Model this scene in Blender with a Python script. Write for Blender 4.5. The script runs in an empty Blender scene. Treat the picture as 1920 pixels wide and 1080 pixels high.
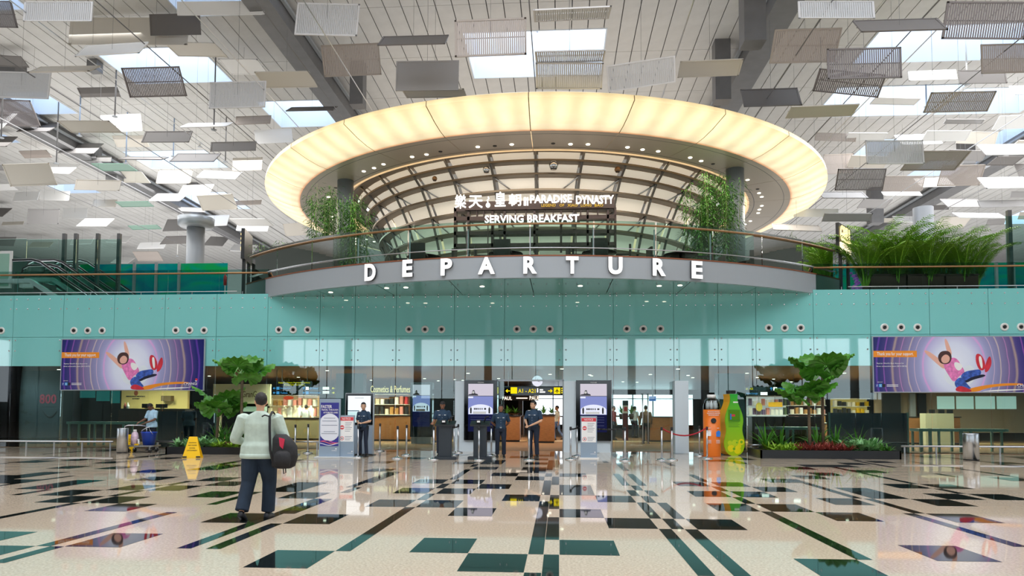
import bpy, math, random
from mathutils import Vector, Matrix, noise
random.seed(7)
PI=math.pi
S=bpy.context.scene
COL=S.collection
R=math.radians
# ---------------------------------------------------------------- camera
FPX,PPX,PPY,EYE=1350.,960.,698.,1.5
TILT,ROLL=R(3.0),R(.2)
YAW=math.atan(89*math.cos(TILT)/FPX)
cf=Vector((-math.sin(YAW)*math.cos(TILT),math.cos(YAW)*math.cos(TILT),math.sin(TILT)))
cr0=Vector((math.cos(YAW),math.sin(YAW),0)); cu0=cr0.cross(cf)
cr=cr0*math.cos(ROLL)+cu0*math.sin(ROLL); cu=cu0*math.cos(ROLL)-cr0*math.sin(ROLL)
cam=bpy.data.objects.new('camera',bpy.data.cameras.new('camera')); COL.objects.link(cam)
cam.matrix_world=Matrix(((cr.x,cu.x,-cf.x,0),(cr.y,cu.y,-cf.y,0),(cr.z,cu.z,-cf.z,EYE),(0,0,0,1)))
cam.data.sensor_width=36; cam.data.lens=FPX/1920*36; cam.data.shift_y=(PPY-540)/1920
cam.data.clip_start=.1; cam.data.clip_end=400
S.camera=cam
def ray(x,y): return cf+cr*((x-PPX)/FPX)-cu*((y-PPY)/FPX)
def at(x,y,Y):                     # where the sight line through a pixel meets the depth Y
    d=ray(x,y); return Vector((0,0,EYE))+d*(Y/d.y)
def flo(x,y,z=0):                  # ... meets the height z
    d=ray(x,y); return Vector((0,0,EYE))+d*((z-EYE)/d.z)
# ---------------------------------------------------------------- world and exposure
S.view_settings.view_transform='Standard'; S.view_settings.look='None'
S.view_settings.exposure=.0; S.view_settings.gamma=1; S.view_settings.use_curve_mapping=False
W=bpy.data.worlds.new('world'); S.world=W; W.use_nodes=True
bg=W.node_tree.nodes['Background']; bg.inputs['Color'].default_value=(.80,.91,1,1); bg.inputs['Strength'].default_value=2.7
S.cycles.max_bounces=7; S.cycles.diffuse_bounces=4; S.cycles.glossy_bounces=4; S.cycles.transparent_max_bounces=14
S.cycles.caustics_reflective=False; S.cycles.caustics_refractive=False; S.cycles.sample_clamp_indirect=6
SKYLIGHT=5.0
def area(name,loc,rot,sx,sy,power,color=(1,1,1)):
    l=bpy.data.lights.new(name,'AREA'); l.shape='RECTANGLE'; l.size=sx; l.size_y=sy; l.energy=power; l.color=color
    o=bpy.data.objects.new(name,l); COL.objects.link(o); o.location=loc; o.rotation_euler=rot
    return o
# unseen fills added to brighten ceiling, hall and terrace; then the shops' ceiling lamps
area('ceiling_fill_light',(-30,44,8),(PI,0,0),14,30,1700,(1,.98,.96))
area('ceiling_fill_light',(28,44,8),(PI,0,0),14,30,1500,(1,.98,.96))
area('ceiling_fill_light',(0,2,10),(PI,0,0),50,8,2800,(.98,.99,1))
area('ceiling_fill_light',(-1,37,12.9),(PI,0,0),18,18,520,(.98,.99,1))
area('hall_fill_light',(0,8,17.6),(0,0,0),40,14,4800,(1,.97,.94))
area('terrace_fill_light',(-.95,27,11.3),(0,0,0),20,2.5,900,(1,.9,.76))  # area lights added under the ring so bounce lifts its soffit
area('terrace_fill_light',(-12.2,36,11.4),(0,0,0),2,10,420,(1,.92,.8))
area('terrace_fill_light',(10.3,36,11.4),(0,0,0),2,10,420,(1,.92,.8))
area('bowl_lamp',(-.95,33,10.8),(R(70),0,0),12,2,500,(1,.92,.82))
def lamps(name,x0,x1,y0,y1,nx,ny,power,color,z=3.1):     # rows of small ceiling downlights
    for i in range(nx):
        for j in range(ny):
            l=bpy.data.lights.new(name,'SPOT'); l.energy=power*1.7/(nx*ny); l.color=color; l.shadow_soft_size=.045; l.spot_size=R(165); l.spot_blend=.6
            o=bpy.data.objects.new(name,l); COL.objects.link(o); o.location=(x0+(x1-x0)*(i+.5)/nx,y0+(y1-y0)*(j+.5)/ny,z)
area('hall_fill_light',(-27,40,17.7),(0,0,0),18,22,4200,(1,.98,.95))  # unseen fill added above the upper floor, both sides
area('hall_fill_light',(25,40,17.7),(0,0,0),18,22,4200,(1,.98,.95))
area('ceiling_fill_light',(-34,66,7),(PI,0,0),36,24,3000,(1,.99,.98))  # unseen fill added to lift the far ceiling
area('ceiling_fill_light',(30,66,7),(PI,0,0),36,24,2800,(1,.99,.98))
lamps('shop_lamp',-15,-8,32,37,3,2,1500,(1,.82,.58))
lamps('shop_lamp',-8.5,-5,31,36.5,2,2,700,(1,.85,.62))
lamps('shop_lamp',-4,3,29,40,3,2,800,(1,.88,.7))
lamps('shop_lamp',3.5,8,30,40,2,2,380,(1,.9,.75))
lamps('shop_lamp',9,16,30,37.5,3,2,1500,(1,.9,.74))
lamps('office_and_fill_lamp',-20.5,-16.5,30.5,33.5,2,1,330,(1,.88,.66))
lamps('office_and_fill_lamp',14,23,29,36,3,2,800,(1,.86,.68))  # lamps added to lift the dark right interior
lamps('office_and_fill_lamp',-24,-19,27.6,28.6,2,1,130,(.85,.95,1))  # lamps added to lift the dark map wall
# ---------------------------------------------------------------- helpers
def lin(c):
    f=lambda v:(v/12.92 if v<=.04045 else ((v+.055)/1.055)**2.4)
    return tuple(f(v/255) for v in c)+(1,)
MATS={}
def mat(name,c,rough=.5,metal=0,emit=0,spec=.5,var=0,scale=8,bump=0,coat=0,ec=None,stretch=None):
    if name in MATS: return MATS[name]
    m=bpy.data.materials.new(name); m.use_nodes=True; nt=m.node_tree; b=nt.nodes['Principled BSDF']
    col=lin(c); b.inputs['Base Color'].default_value=col; b.inputs['Roughness'].default_value=rough
    b.inputs['Metallic'].default_value=metal; b.inputs['Specular IOR Level'].default_value=spec; b.inputs['Coat Weight'].default_value=coat
    if emit:
        b.inputs['Emission Color'].default_value=lin(ec or c); b.inputs['Emission Strength'].default_value=emit
    if var or bump:
        tc=nt.nodes.new('ShaderNodeTexCoord'); n=nt.nodes.new('ShaderNodeTexNoise'); n.inputs['Scale'].default_value=scale; n.inputs['Detail'].default_value=4
        if stretch:
            mp=nt.nodes.new('ShaderNodeMapping'); mp.inputs['Scale'].default_value=stretch
            nt.links.new(tc.outputs['Object'],mp.inputs[0]); nt.links.new(mp.outputs[0],n.inputs['Vector'])
        else: nt.links.new(tc.outputs['Object'],n.inputs['Vector'])
        if var:
            r=nt.nodes.new('ShaderNodeValToRGB'); e=r.color_ramp.elements
            e[0].position=.3; e[1].position=.7
            e[0].color=tuple(v*(1-var) for v in col[:3])+(1,); e[1].color=tuple(min(1,v*(1+var)) for v in col[:3])+(1,)
            nt.links.new(n.outputs['Fac'],r.inputs[0]); nt.links.new(r.outputs[0],b.inputs['Base Color'])
        if bump:
            bp=nt.nodes.new('ShaderNodeBump'); bp.inputs['Strength'].default_value=bump; bp.inputs['Distance'].default_value=.02
            nt.links.new(n.outputs['Fac'],bp.inputs['Height']); nt.links.new(bp.outputs[0],b.inputs['Normal'])
    MATS[name]=m; return m
def lamp_mat(name,c,s):
    m=bpy.data.materials.new(name); m.use_nodes=True; nt=m.node_tree; nt.nodes.clear()
    o=nt.nodes.new('ShaderNodeOutputMaterial'); e=nt.nodes.new('ShaderNodeEmission'); e.inputs[0].default_value=lin(c); e.inputs[1].default_value=s
    nt.links.new(e.outputs[0],o.inputs[0]); MATS[name]=m; return m
def glass_mat(name,tint,ior=1.5,rough=0.0,gl=(255,255,255)):
    m=bpy.data.materials.new(name); m.use_nodes=True; nt=m.node_tree; nt.nodes.clear()
    o=nt.nodes.new('ShaderNodeOutputMaterial'); t=nt.nodes.new('ShaderNodeBsdfTransparent'); g=nt.nodes.new('ShaderNodeBsdfGlossy')
    x=nt.nodes.new('ShaderNodeMixShader'); f=nt.nodes.new('ShaderNodeFresnel'); f.inputs[0].default_value=ior
    t.inputs[0].default_value=lin(tint); g.inputs['Roughness'].default_value=rough; g.inputs[0].default_value=lin(gl)
    nt.links.new(f.outputs[0],x.inputs[0]); nt.links.new(t.outputs[0],x.inputs[1]); nt.links.new(g.outputs[0],x.inputs[2]); nt.links.new(x.outputs[0],o.inputs[0])
    MATS[name]=m; return m
def slot_mat(name,c,n,duty):       # perforated sheet: fine slots cut through the metal
    m=bpy.data.materials.new(name); m.use_nodes=True; nt=m.node_tree; b=nt.nodes['Principled BSDF']; o=nt.nodes['Material Output']
    b.inputs['Base Color'].default_value=lin(c); b.inputs['Roughness'].default_value=.5
    tc=nt.nodes.new('ShaderNodeTexCoord'); sp=nt.nodes.new('ShaderNodeSeparateXYZ'); mu=nt.nodes.new('ShaderNodeMath'); mu.operation='MULTIPLY'; mu.inputs[1].default_value=n
    fr=nt.nodes.new('ShaderNodeMath'); fr.operation='FRACT'; gt=nt.nodes.new('ShaderNodeMath'); gt.operation='LESS_THAN'; gt.inputs[1].default_value=duty
    t=nt.nodes.new('ShaderNodeBsdfTransparent'); x=nt.nodes.new('ShaderNodeMixShader')
    nt.links.new(tc.outputs['Object'],sp.inputs[0]); nt.links.new(sp.outputs[0],mu.inputs[0]); nt.links.new(mu.outputs[0],fr.inputs[0]); nt.links.new(fr.outputs[0],gt.inputs[0])
    nt.links.new(gt.outputs[0],x.inputs[0]); nt.links.new(b.outputs[0],x.inputs[1]); nt.links.new(t.outputs[0],x.inputs[2]); nt.links.new(x.outputs[0],o.inputs[0])
    MATS[name]=m; return m
class MB:
    def __init__(s): s.v=[]; s.f=[]
    def add(s,vs,fs):
        n=len(s.v); s.v+= [tuple(p) for p in vs]; s.f+= [tuple(i+n for i in f) for f in fs]; return s
    def box(s,x0,y0,z0,x1,y1,z1):
        return s.add([(x0,y0,z0),(x1,y0,z0),(x1,y1,z0),(x0,y1,z0),(x0,y0,z1),(x1,y0,z1),(x1,y1,z1),(x0,y1,z1)],
          [(0,3,2,1),(4,5,6,7),(0,1,5,4),(1,2,6,5),(2,3,7,6),(3,0,4,7)])
    def bev(s,x0,y0,z0,x1,y1,z1,b=.01):      # box with chamfered vertical edges
        p=[(x0+b,y0),(x1-b,y0),(x1,y0+b),(x1,y1-b),(x1-b,y1),(x0+b,y1),(x0,y1-b),(x0,y0+b)]
        return s.prism(p,z0,z1)
    def prism(s,p,z0,z1):
        n=len(p); return s.add([(x,y,z0) for x,y in p]+[(x,y,z1) for x,y in p],
          [tuple(range(n-1,-1,-1)),tuple(range(n,2*n))]+[(i,(i+1)%n,(i+1)%n+n,i+n) for i in range(n)])
    def prismY(s,p,y0,y1):                    # polygon in XZ extruded along Y
        n=len(p); return s.add([(x,y0,z) for x,z in p]+[(x,y1,z) for x,z in p],
          [tuple(range(n)),tuple(range(2*n-1,n-1,-1))]+[((i+1)%n,i,i+n,(i+1)%n+n) for i in range(n)])
    def quad(s,a,b,c,d): return s.add([a,b,c,d],[(0,1,2,3)])
    def tube(s,pts,r,n=8,cap=True,ry=None):
        pts=[Vector(p) for p in pts]; k=len(pts); rr=r if isinstance(r,(list,tuple)) else [r]*k
        vs=[]; up=None
        for i,p in enumerate(pts):
            d=(pts[min(i+1,k-1)]-pts[max(i-1,0)]).normalized()
            if up is None: up=Vector((0,0,1)) if abs(d.z)<.9 else Vector((0,1,0))
            a=d.cross(up)
            if a.length<1e-4: a=d.cross(Vector((1,0,0)))
            a.normalize(); b=a.cross(d).normalized(); up=b
            q=rr[i]; qa,qb=(q if isinstance(q,tuple) else (q,q))
            for j in range(n):
                t=2*PI*j/n; vs.append(p+a*(qa*math.cos(t))+b*(qb*math.sin(t)))
        fs=[(i*n+j,i*n+(j+1)%n,(i+1)*n+(j+1)%n,(i+1)*n+j) for i in range(k-1) for j in range(n)]
        fs=[f[::-1] for f in fs]
        if cap: fs+=[tuple(range(n)),tuple(range(k*n-1,(k-1)*n-1,-1))]
        return s.add(vs,fs)
    def rings(s,L,n=16):                      # stacked horizontal ellipses (cx,cy,z,rx,ry)
        vs=[(c[0]+c[3]*math.cos(2*PI*j/n),c[1]+c[4]*math.sin(2*PI*j/n),c[2]) for c in L for j in range(n)]
        k=len(L); fs=[(i*n+j,i*n+(j+1)%n,(i+1)*n+(j+1)%n,(i+1)*n+j) for i in range(k-1) for j in range(n)]
        fs+=[tuple(range(n-1,-1,-1)),tuple(range((k-1)*n,k*n))]
        return s.add(vs,fs)
    def lathe(s,prof,c=(0,0,0),n=16):
        return s.rings([(c[0],c[1],c[2]+z,max(r,.0005),max(r,.0005)) for r,z in prof],n)
    def ball(s,c,rx,ry=None,rz=None,n=10,m=6):
        ry=ry or rx; rz=rz or rx
        return s.rings([(c[0],c[1],c[2]-rz*math.cos(PI*i/m),max(.0005,rx*math.sin(PI*i/m)),max(.0005,ry*math.sin(PI*i/m))) for i in range(m+1)],n)
    def arc(s,c,r0,r1,z0,z1,a0,a1,n):         # solid sector of a ring; angle 0 looks at the camera
        vs=[]
        for i in range(n+1):
            a=a0+(a1-a0)*i/n; sn,cs=math.sin(a),math.cos(a)
            for r,z in((r0,z0),(r1,z0),(r1,z1),(r0,z1)): vs.append((c[0]+r*sn,c[1]-r*cs,z))
        fs=[(i*4+j,i*4+(j+1)%4,i*4+4+(j+1)%4,i*4+4+j) for i in range(n) for j in range(4)]
        fs+=[(3,2,1,0),(n*4,n*4+1,n*4+2,n*4+3)]
        return s.add(vs,fs)
    def mesh(s,name,m,smooth=False):
        me=bpy.data.meshes.new(name); me.from_pydata(s.v,[],s.f)
        if m: me.materials.append(m)
        if smooth: me.shade_smooth()
        return me
    def build(s,name,m,parent=None,smooth=False,world=False):
        if world and parent: 
            l=parent.matrix_basis.inverted(); s.v=[tuple(l@Vector(p)) for p in s.v]
        return link(name,s.mesh(name,m,smooth),parent)
def link(name,me,parent=None):
    o=bpy.data.objects.new(name,me); COL.objects.link(o)
    if parent: o.parent=parent
    return o
def tag(o,label,cat,group=None,kind=None):
    if label: o['label']=label
    if cat: o['category']=cat
    if group: o['group']=group
    if kind: o['kind']=kind
    return o
def thing(name,label,cat,loc=(0,0,0),rz=0,group=None):
    o=bpy.data.objects.new(name,None); COL.objects.link(o); o.location=loc; o.rotation_euler=(0,0,rz); o.empty_display_size=.2
    o.matrix_basis=Matrix.Translation(loc)@Matrix.Rotation(rz,4,'Z')
    return tag(o,label,cat,group)
def struct(o): o['kind']='structure'; return o
def stuff(o): o['kind']='stuff'; return o
def dup(root,loc,rz=0,label=None,group=None):
    r=root.copy(); COL.objects.link(r); r.location=loc; r.rotation_euler=(0,0,rz)
    if label: r['label']=label
    if group: r['group']=group
    for ch in list(root.children):
        c=ch.copy(); COL.objects.link(c); c.parent=r
        for g in ch.children:
            d=g.copy(); COL.objects.link(d); d.parent=c
    return r
def text(s,c,w,h,m,parent=None,name='lettering',ext=.004,bold=0,rz=0,world=True,res=2):
    """raised lettering in the XZ plane facing -Y, centred on c, fitted to w x h"""
    cu_=bpy.data.curves.new('t','FONT'); cu_.body=s; cu_.extrude=0; cu_.offset=bold; cu_.resolution_u=res; cu_.align_x='CENTER'
    o=bpy.data.objects.new('t',cu_); me0=o.to_mesh()
    vs=[Vector(v.co) for v in me0.vertices]; fs=[tuple(p.vertices) for p in me0.polygons]
    o.to_mesh_clear(); bpy.data.objects.remove(o); bpy.data.curves.remove(cu_)
    if not vs: return None
    x0=min(v.x for v in vs); x1=max(v.x for v in vs); y0=min(v.y for v in vs); y1=max(v.y for v in vs)
    sx=w/(x1-x0) if w else None; sy=h/(y1-y0) if h else None
    sx=sx or sy; sy=sy or sx
    P=[Vector(((v.x-(x0+x1)/2)*sx,0,(v.y-(y0+y1)/2)*sy)) for v in vs]
    rot=Matrix.Rotation(rz,3,'Z'); C=Vector(c)
    n=len(P); from collections import Counter
    ed=Counter()
    for f in fs:
        for i in range(len(f)): ed[(f[i],f[(i+1)%len(f)])]+=1
    V=[C+rot@(p+Vector((0,-ext,0))) for p in P]+[C+rot@p for p in P]
    F=list(fs)+[(b,a,a+n,b+n) for (a,b) in ed if (b,a) not in ed]
    mb=MB().add(V,F)
    return mb.build(name,m,parent,world=world and parent is not None)
def plate(mb,p0,p1,d=.02):                    # thin upright board between two corner points at one depth
    return mb.box(min(p0.x,p1.x),p0.y,min(p0.z,p1.z),max(p0.x,p1.x),p0.y+d,max(p0.z,p1.z))
def pp(x0,y0,x1,y1,Y,d=.02,mb=None): return plate(mb or MB(),at(x0,y0,Y),at(x1,y1,Y),d)
def subtract(rect,holes):
    out=[rect]
    for h in holes:
        nx=[]
        for r in out:
            if h[2]<=r[0] or h[0]>=r[2] or h[3]<=r[1] or h[1]>=r[3]: nx.append(r); continue
            if r[1]<h[1]: nx.append((r[0],r[1],r[2],h[1]))
            if r[3]>h[3]: nx.append((r[0],h[3],r[2],r[3]))
            a,b=max(r[1],h[1]),min(r[3],h[3])
            if r[0]<h[0]: nx.append((r[0],a,h[0],b))
            if r[2]>h[2]: nx.append((h[2],a,r[2],b))
        out=nx
    return [r for r in out if r[2]-r[0]>.03 and r[3]-r[1]>.03]
# ---------------------------------------------------------------- materials
M_beige=mat('beige_granite',(202,186,166),.035,var=.22,scale=38,spec=.6)
M_black=mat('dark_granite',(22,28,27),.03,spec=.75)
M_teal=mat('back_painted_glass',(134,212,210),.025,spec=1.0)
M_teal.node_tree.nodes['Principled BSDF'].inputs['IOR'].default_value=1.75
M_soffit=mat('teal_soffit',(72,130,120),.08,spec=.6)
M_clear=glass_mat('clear_glass',(226,243,240),1.62)
M_rail=glass_mat('balustrade_glass',(208,229,224),1.42)
M_side=glass_mat('enclosure_glass',(222,240,236),1.35)
M_steel=mat('brushed_steel',(198,200,204),.3,1,var=.12,scale=6,stretch=(14,14,.3))
M_chrome=mat('polished_steel',(215,217,220),.12,1)
M_white=mat('white_paint',(232,232,230),.4)
M_alu=mat('aluminium_cladding',(168,174,180),.32,.25)
M_plank=mat('ceiling_plank',(206,205,203),.55,var=.05,scale=1.5)
M_gap=mat('ceiling_void',(60,60,62),.8)
M_beam=mat('dark_beam',(112,112,114),.45,var=.08,scale=2)
M_bronze=mat('bronze_rail',(150,112,74),.3,.5)
M_copper=mat('copper_trim',(150,92,66),.35,.4)
M_dark=mat('black_plastic',(22,23,26),.35)
M_screenblack=mat('black_glass',(8,9,12),.08)
M_brown=mat('brown_carpet',(128,92,58),.9,var=.15,scale=30)
M_wood=mat('wood_panel',(150,100,58),.4,var=.2,scale=6,stretch=(1,1,6))
M_dwood=mat('dark_wood',(58,38,28),.4,var=.2,scale=6)
M_navy=mat('navy_panel',(22,38,58),.15)
M_green=mat('leaf_green',(78,138,48),.5,var=.35,scale=6)
M_dgreen=mat('dark_leaf',(80,144,46),.35,var=.35,scale=6)
M_lime=mat('lime_leaf',(140,180,50),.5,var=.25,scale=6)
M_red=mat('bromeliad_leaf',(150,70,62),.45,var=.4,scale=10)
M_trunk=mat('palm_trunk',(98,84,66),.8,var=.25,scale=10,stretch=(1,1,5))
M_txw=lamp_mat('lit_white_letter',(255,252,244),3.2)
M_gold=lamp_mat('lit_gold_letter',(235,190,70),1.0)
M_yel=lamp_mat('lit_yellow',(250,225,20),1.1)
M_blu=lamp_mat('lit_blue',(90,170,235),1.0)
M_spot=lamp_mat('downlight',(255,244,220),6)
M_pw=mat('print_white',(240,240,240),.5)
M_pk=mat('print_black',(30,30,36),.5)
# ---------------------------------------------------------------- hall: floor
HC=18.5                                     # ceiling height
floor=struct(MB().box(-62,-24,-.3,62,26.52,0).build('floor',M_beige))
wT,wS=.627,.163
seqR="TTSSSTTSTTTSSTTTSTTSSSTTSTTTSSTTTSTT"; seqL="SSTTTSTTSSSTTSSTTTSTTSSSTTSTTTSSTTTSTTSSS"
cols=[]; x=0
for c in seqR: w=wT if c=='T' else wS; cols.append((x,x+w,c)); x+=w
x=0
for c in seqL: w=wT if c=='T' else wS; cols.insert(0,(x-w,x,c)); x-=w
OFF=len(seqL)-32
rows=[5.86,6.73,7.58,8.44,9.32,10.2,11.05,11.94,12.84,13.74,14.6,15.48,16.37,17.24,18.12,19.0,19.88,20.76,21.64,22.5,23.4,24.3,25.2,26.1]
TL=[(2,13,14),(3,10,11),(4,9,10),(5,8,11),(7,8,10),(7,12,13),(8,7,8),(11,7,8),(11,10,11),(11,13,14),(12,6,7),(12,8,9),(13,4,6),(13,7,8),(13,9,10),(14,6,7),(14,8,9),(14,10,11),(15,2,3),(15,5,6),(15,9,10),(16,1,2),(16,7,8),(17,2,5),(18,1,2),(18,6,8),(19,2,3),(19,8,10),(19,16,17),(20,4,5),(20,7,8),(20,13,14),(21,2,4),(21,4,5),(21,5,7),(21,9,10),(21,10,13),(22,5,7),(22,8,9),(22,10,13),(23,2,4),(24,4,5),(25,1,2),(25,6,7),(25,8,9),(25,10,11),(25,16,17),(26,2,6),(26,7,8),(26,9,10),(26,11,14),(26,15,16),(27,6,7),(27,8,9),(27,10,11),(27,14,15),(27,16,17),(28,2,3),(28,5,6),(28,9,10),(28,12,13),(29,1,2),(29,7,8),(29,11,12),(29,13,14),(30,0,1),(30,2,3),(30,3,7),(30,8,11),(30,12,13),(30,14,18),(31,0,1),(31,1,2),(31,3,5),(31,6,8),(31,10,12),(32,2,3),(32,5,6),(32,8,10),(32,12,13),(33,4,5),(33,7,8),(34,1,4),(34,5,7),(34,8,9),(34,10,13),(35,4,5),(35,7,8),(35,9,10),(36,1,4),(36,5,7),(36,8,9),(36,10,13),(37,4,5),(38,1,2),(38,6,7),(38,8,9),(38,10,11),(39,2,6),(39,7,8),(39,9,10),(39,11,13),(40,6,7),(40,8,9),(40,10,11),(41,2,3),(41,5,6),(41,9,10),(42,7,8),(42,11,12),(43,3,6),(43,8,12),(44,6,7),(44,7,8),(45,5,6),(45,8,10),(45,12,13),(46,7,8),(46,13,14),(47,8,9),(47,10,11),(47,16,17),(48,9,10),(48,11,14),(49,8,9),(49,10,11),(49,14,15),(49,16,17),(50,17,18),(53,13,14)]
rt=random.Random(3)
used={}
for ci,a,b in TL: used.setdefault(ci+OFF,[]).append((a,b))
for ci,(x0,x1,c) in enumerate(cols):         # the same kind of scatter goes on further off
    r=0
    while r<23:
        L=1 if c=='T' else rt.choice((1,2,3,3))
        far=r>=14 or abs((x0+x1)/2)>7.6 and r>=12 or abs((x0+x1)/2)>9.5
        if far and rt.random()<(.13 if c=='T' else .3) and all(r>=b or r+L<=a for a,b in used.get(ci,[])):
            used.setdefault(ci,[]).append((r,min(23,r+L)))
        r+=L
tiles=[(cols[ci][0],cols[ci][1],rows[a],rows[b]) for ci,l in used.items() for a,b in l]
tiles.sort(key=lambda t:(t[2]*t[2])/((t[1]-t[0])*(t[3]-t[2])))
TM={}
rest=MB()
for i,(x0,x1,y0,y1) in enumerate(tiles):
    w,d=x1-x0-.006,y1-y0-.006
    if i<290:
        k=(round(w,3),round(d,2))
        if k not in TM: TM[k]=MB().box(-w/2,-d/2,0,w/2,d/2,.0025).mesh('tile',M_black)
        o=link('tile',TM[k],floor); o.location=((x0+x1)/2,(y0+y1)/2,0)
    else: rest.box(x0,y0,0,x1,y1,.0025)
stuff(rest.build('distant_tile',M_black,floor))
rest=MB()                                     # pale joints between the slabs
for x0,x1,c in cols: rest.box(x1-.0015,5,0,x1+.0015,26.4,.0006)
for y in rows: rest.box(-26,y-.0015,0,26,y+.0015,.0006)
stuff(rest.build('joint',mat('grout',(190,174,154),.2),floor))
struct(MB().box(-62,26.52,-.3,62,61,-.004).build('floor_inner',M_brown))
struct(MB().box(-62,34.5,-.3,62,36.2,.0).build('trim_1',mat('pale_floor_band',(186,150,98),.4)))
# ---------------------------------------------------------------- glass front of the upper floor
WY=26.5; WT=5.88; WJ=4.25; SO=3.13
jx=[-660,-560,-460,-365,-268,-170,-71,25,119,214,309,406,502,600,666,743,852,946,1055,1150,1263,1346,1417,1525,1632,1743,1854,1966,2078,2190,2300,2420,2540]
JX=[at(x,600,WY).x for x in jx]
front=struct(MB().box(-62,WY+.12,WT-.32,62,WY+.3,WT-.02).build('wall_front',M_teal))
riv=MB()
DOOR=(at(932,700,WY).x,at(1056,700,WY).x)
for a,b in zip(JX,JX[1:]):
    MB().box(a+.008,WY,WJ+.008,b-.008,WY+.02,WT).build('glass_panel',M_teal,front)
    if not(DOOR[0]-.3<(a+b)/2<DOOR[1]+.3):
        MB().box(a+.008,WY,.02,b-.008,WY+.012,SO).build('glass_pane',M_clear,front)
    else: MB().box(a+.008,WY,2.62,b-.008,WY+.012,SO).build('glass_pane',M_clear,front)
    MB().box(a+.008,WY,SO,b-.008,WY+.012,WJ-.008).build('frosted_band',M_teal,front)
    n=5 if b-a>1.5 else 4
    for z in (5.72,5.35):
        for k in range(n):
            riv.lathe([(.032,0),(.03,.012),(.018,.025),(0,.028)],(0,0,0),8)
            x=a+.12+(b-a-.24)*k/(n-1)
            for q in range(len(riv.v)-32,len(riv.v)): v=riv.v[q]; riv.v[q]=(x+v[0],WY-v[2],z+v[1])
    for z in (4.13,3.72,3.35):
        for x in (a+.12,b-.12):
            if z<3.5 and abs(x)>9: continue
            riv.lathe([(.032,0),(.03,.012),(.018,.025),(0,.028)],(0,0,0),8)
            for q in range(len(riv.v)-32,len(riv.v)): v=riv.v[q]; riv.v[q]=(x+v[0],WY-v[2],z+v[1])
stuff(riv.build('rivets',M_chrome,front))
MB().box(-62,WY+.06,SO,62,WY+.1,WT-.1).build('bulkhead',mat('bulkhead_teal',(126,208,204),.5),front)
for x in (at(855,700,WY).x,at(932,700,WY).x,at(1056,700,WY).x,at(1146,700,WY).x):   # mullions of the entrance
    MB().box(x-.025,WY-.03,0,x+.025,WY+.05,2.62).build('mullion',M_alu,front)
MB().box(DOOR[0],WY-.03,2.56,DOOR[1],WY+.04,2.62).build('door_header',M_alu,front)
# inner ceiling, back and side walls behind the glass
ic=struct(MB().box(-62,WY+.1,SO,62,61,SO+.3).build('ceiling_inner',mat('timber_ceiling',(142,112,80),.35,var=.1,scale=2)))
for i in range(46):
    p=Vector((random.uniform(-24,20),random.uniform(27.5,42),SO))
    MB().lathe([(.001,-.012),(.07,-.012),(.07,0)],p,10).build('downlight',M_spot,ic,world=False)
bw=MB()
xa,xb=at(1000,760,58).x,at(1300,760,58).x
bw.box(-62,58,0,xa,58.2,SO); bw.box(xb,58,0,62,58.2,SO); bw.box(xa,58,0,xb,58.2,.35); bw.box(xa,58,2.75,xb,58.2,SO)
bw=struct(bw.build('wall_back',mat('dark_back_wall',(46,42,40),.7)))
for k in range(9):
    x=xa+(xb-xa)*k/8; MB().box(x-.04,57.95,.35,x+.04,58.05,2.75).build('mullion',M_beam,bw)
MB().box(xa,57.95,2.4,xb,58.05,2.46).build('transom',M_beam,bw)
# ---------------------------------------------------------------- upper floor and ceiling
struct(MB().box(-62,WY+.3,5.2,62,84,5.6).build('floor_upper',mat('upper_floor',(150,146,140),.25)))
SKY=[]
def sk(x0,y0,x1,y1):
    h=HC-EYE; a=flo(x0,y1,HC); b=flo(x1,y1,HC); c=flo((x0+x1)/2,y0,HC)
    SKY.append((a.x,c.y,b.x,a.y))
for q in ((255,88,440,157),(528,188,640,238),(890,58,1125,146),(1600,48,1905,118),(1525,163,1735,219),(1752,166,1905,214),(345,-12,510,30),(1400,-40,1690,-2),(60,172,148,214),(285,282,430,316),(1835,236,1915,272),(560,-60,720,-10),(1860,395,1990,420),(120,345,190,362),(-60,-40,60,20),(1700,300,1800,330),(-30,252,40,268),(1590,262,1650,300),(390,360,470,392),(1310,-60,1380,-20)): sk(*q)
SKY+=[(-16,2,-9,8),(-3,2,3,8),(9,2,16,8),(-16,14,-9,19),(-3,14,3,19),(9,14,16,19),(-34,14,-28,20),(28,14,34,20),(-34,26,-29,31),(27,24,33,30),(-16,-12,-9,-6),(-3,-12,3,-6),(9,-12,16,-6)]
ceil=MB()
for r in subtract((-62,-24,62,84),[(a-.08,b-.08,c+.08,d+.08) for a,b,c,d in SKY]): ceil.box(r[0],r[1],HC+.06,r[2],r[3],HC+.4)
ceil=struct(ceil.build('ceiling',M_gap))
rest=MB(); pieces=[]
PW=.72
nx=int(84/PW)
for i in range(-84,86):
    x0=-.9+i*PW
    for j in range(-6,17):
        y0=j*4.4+11.6; 
        for r in subtract((x0+.02,y0+.012,x0+PW-.02,y0+4.388),[(a-.065,b-.065,c+.065,d+.065) for a,b,c,d in SKY]): pieces.append(r)
def seen(r):
    y=(r[1]+r[3])/2; x=(r[0]+r[2])/2
    if y<20: return 1e9
    px=1049+x*FPX/y; py=769-(HC-EYE)*FPX/y
    if px<-60 or px>1980 or py<-60: return 1e8+abs(x)
    if 560<px<1490 and 170<py: return 1e7+y
    return y*y/((r[2]-r[0])*(r[3]-r[1]))
pieces.sort(key=seen)
PM={}
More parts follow.
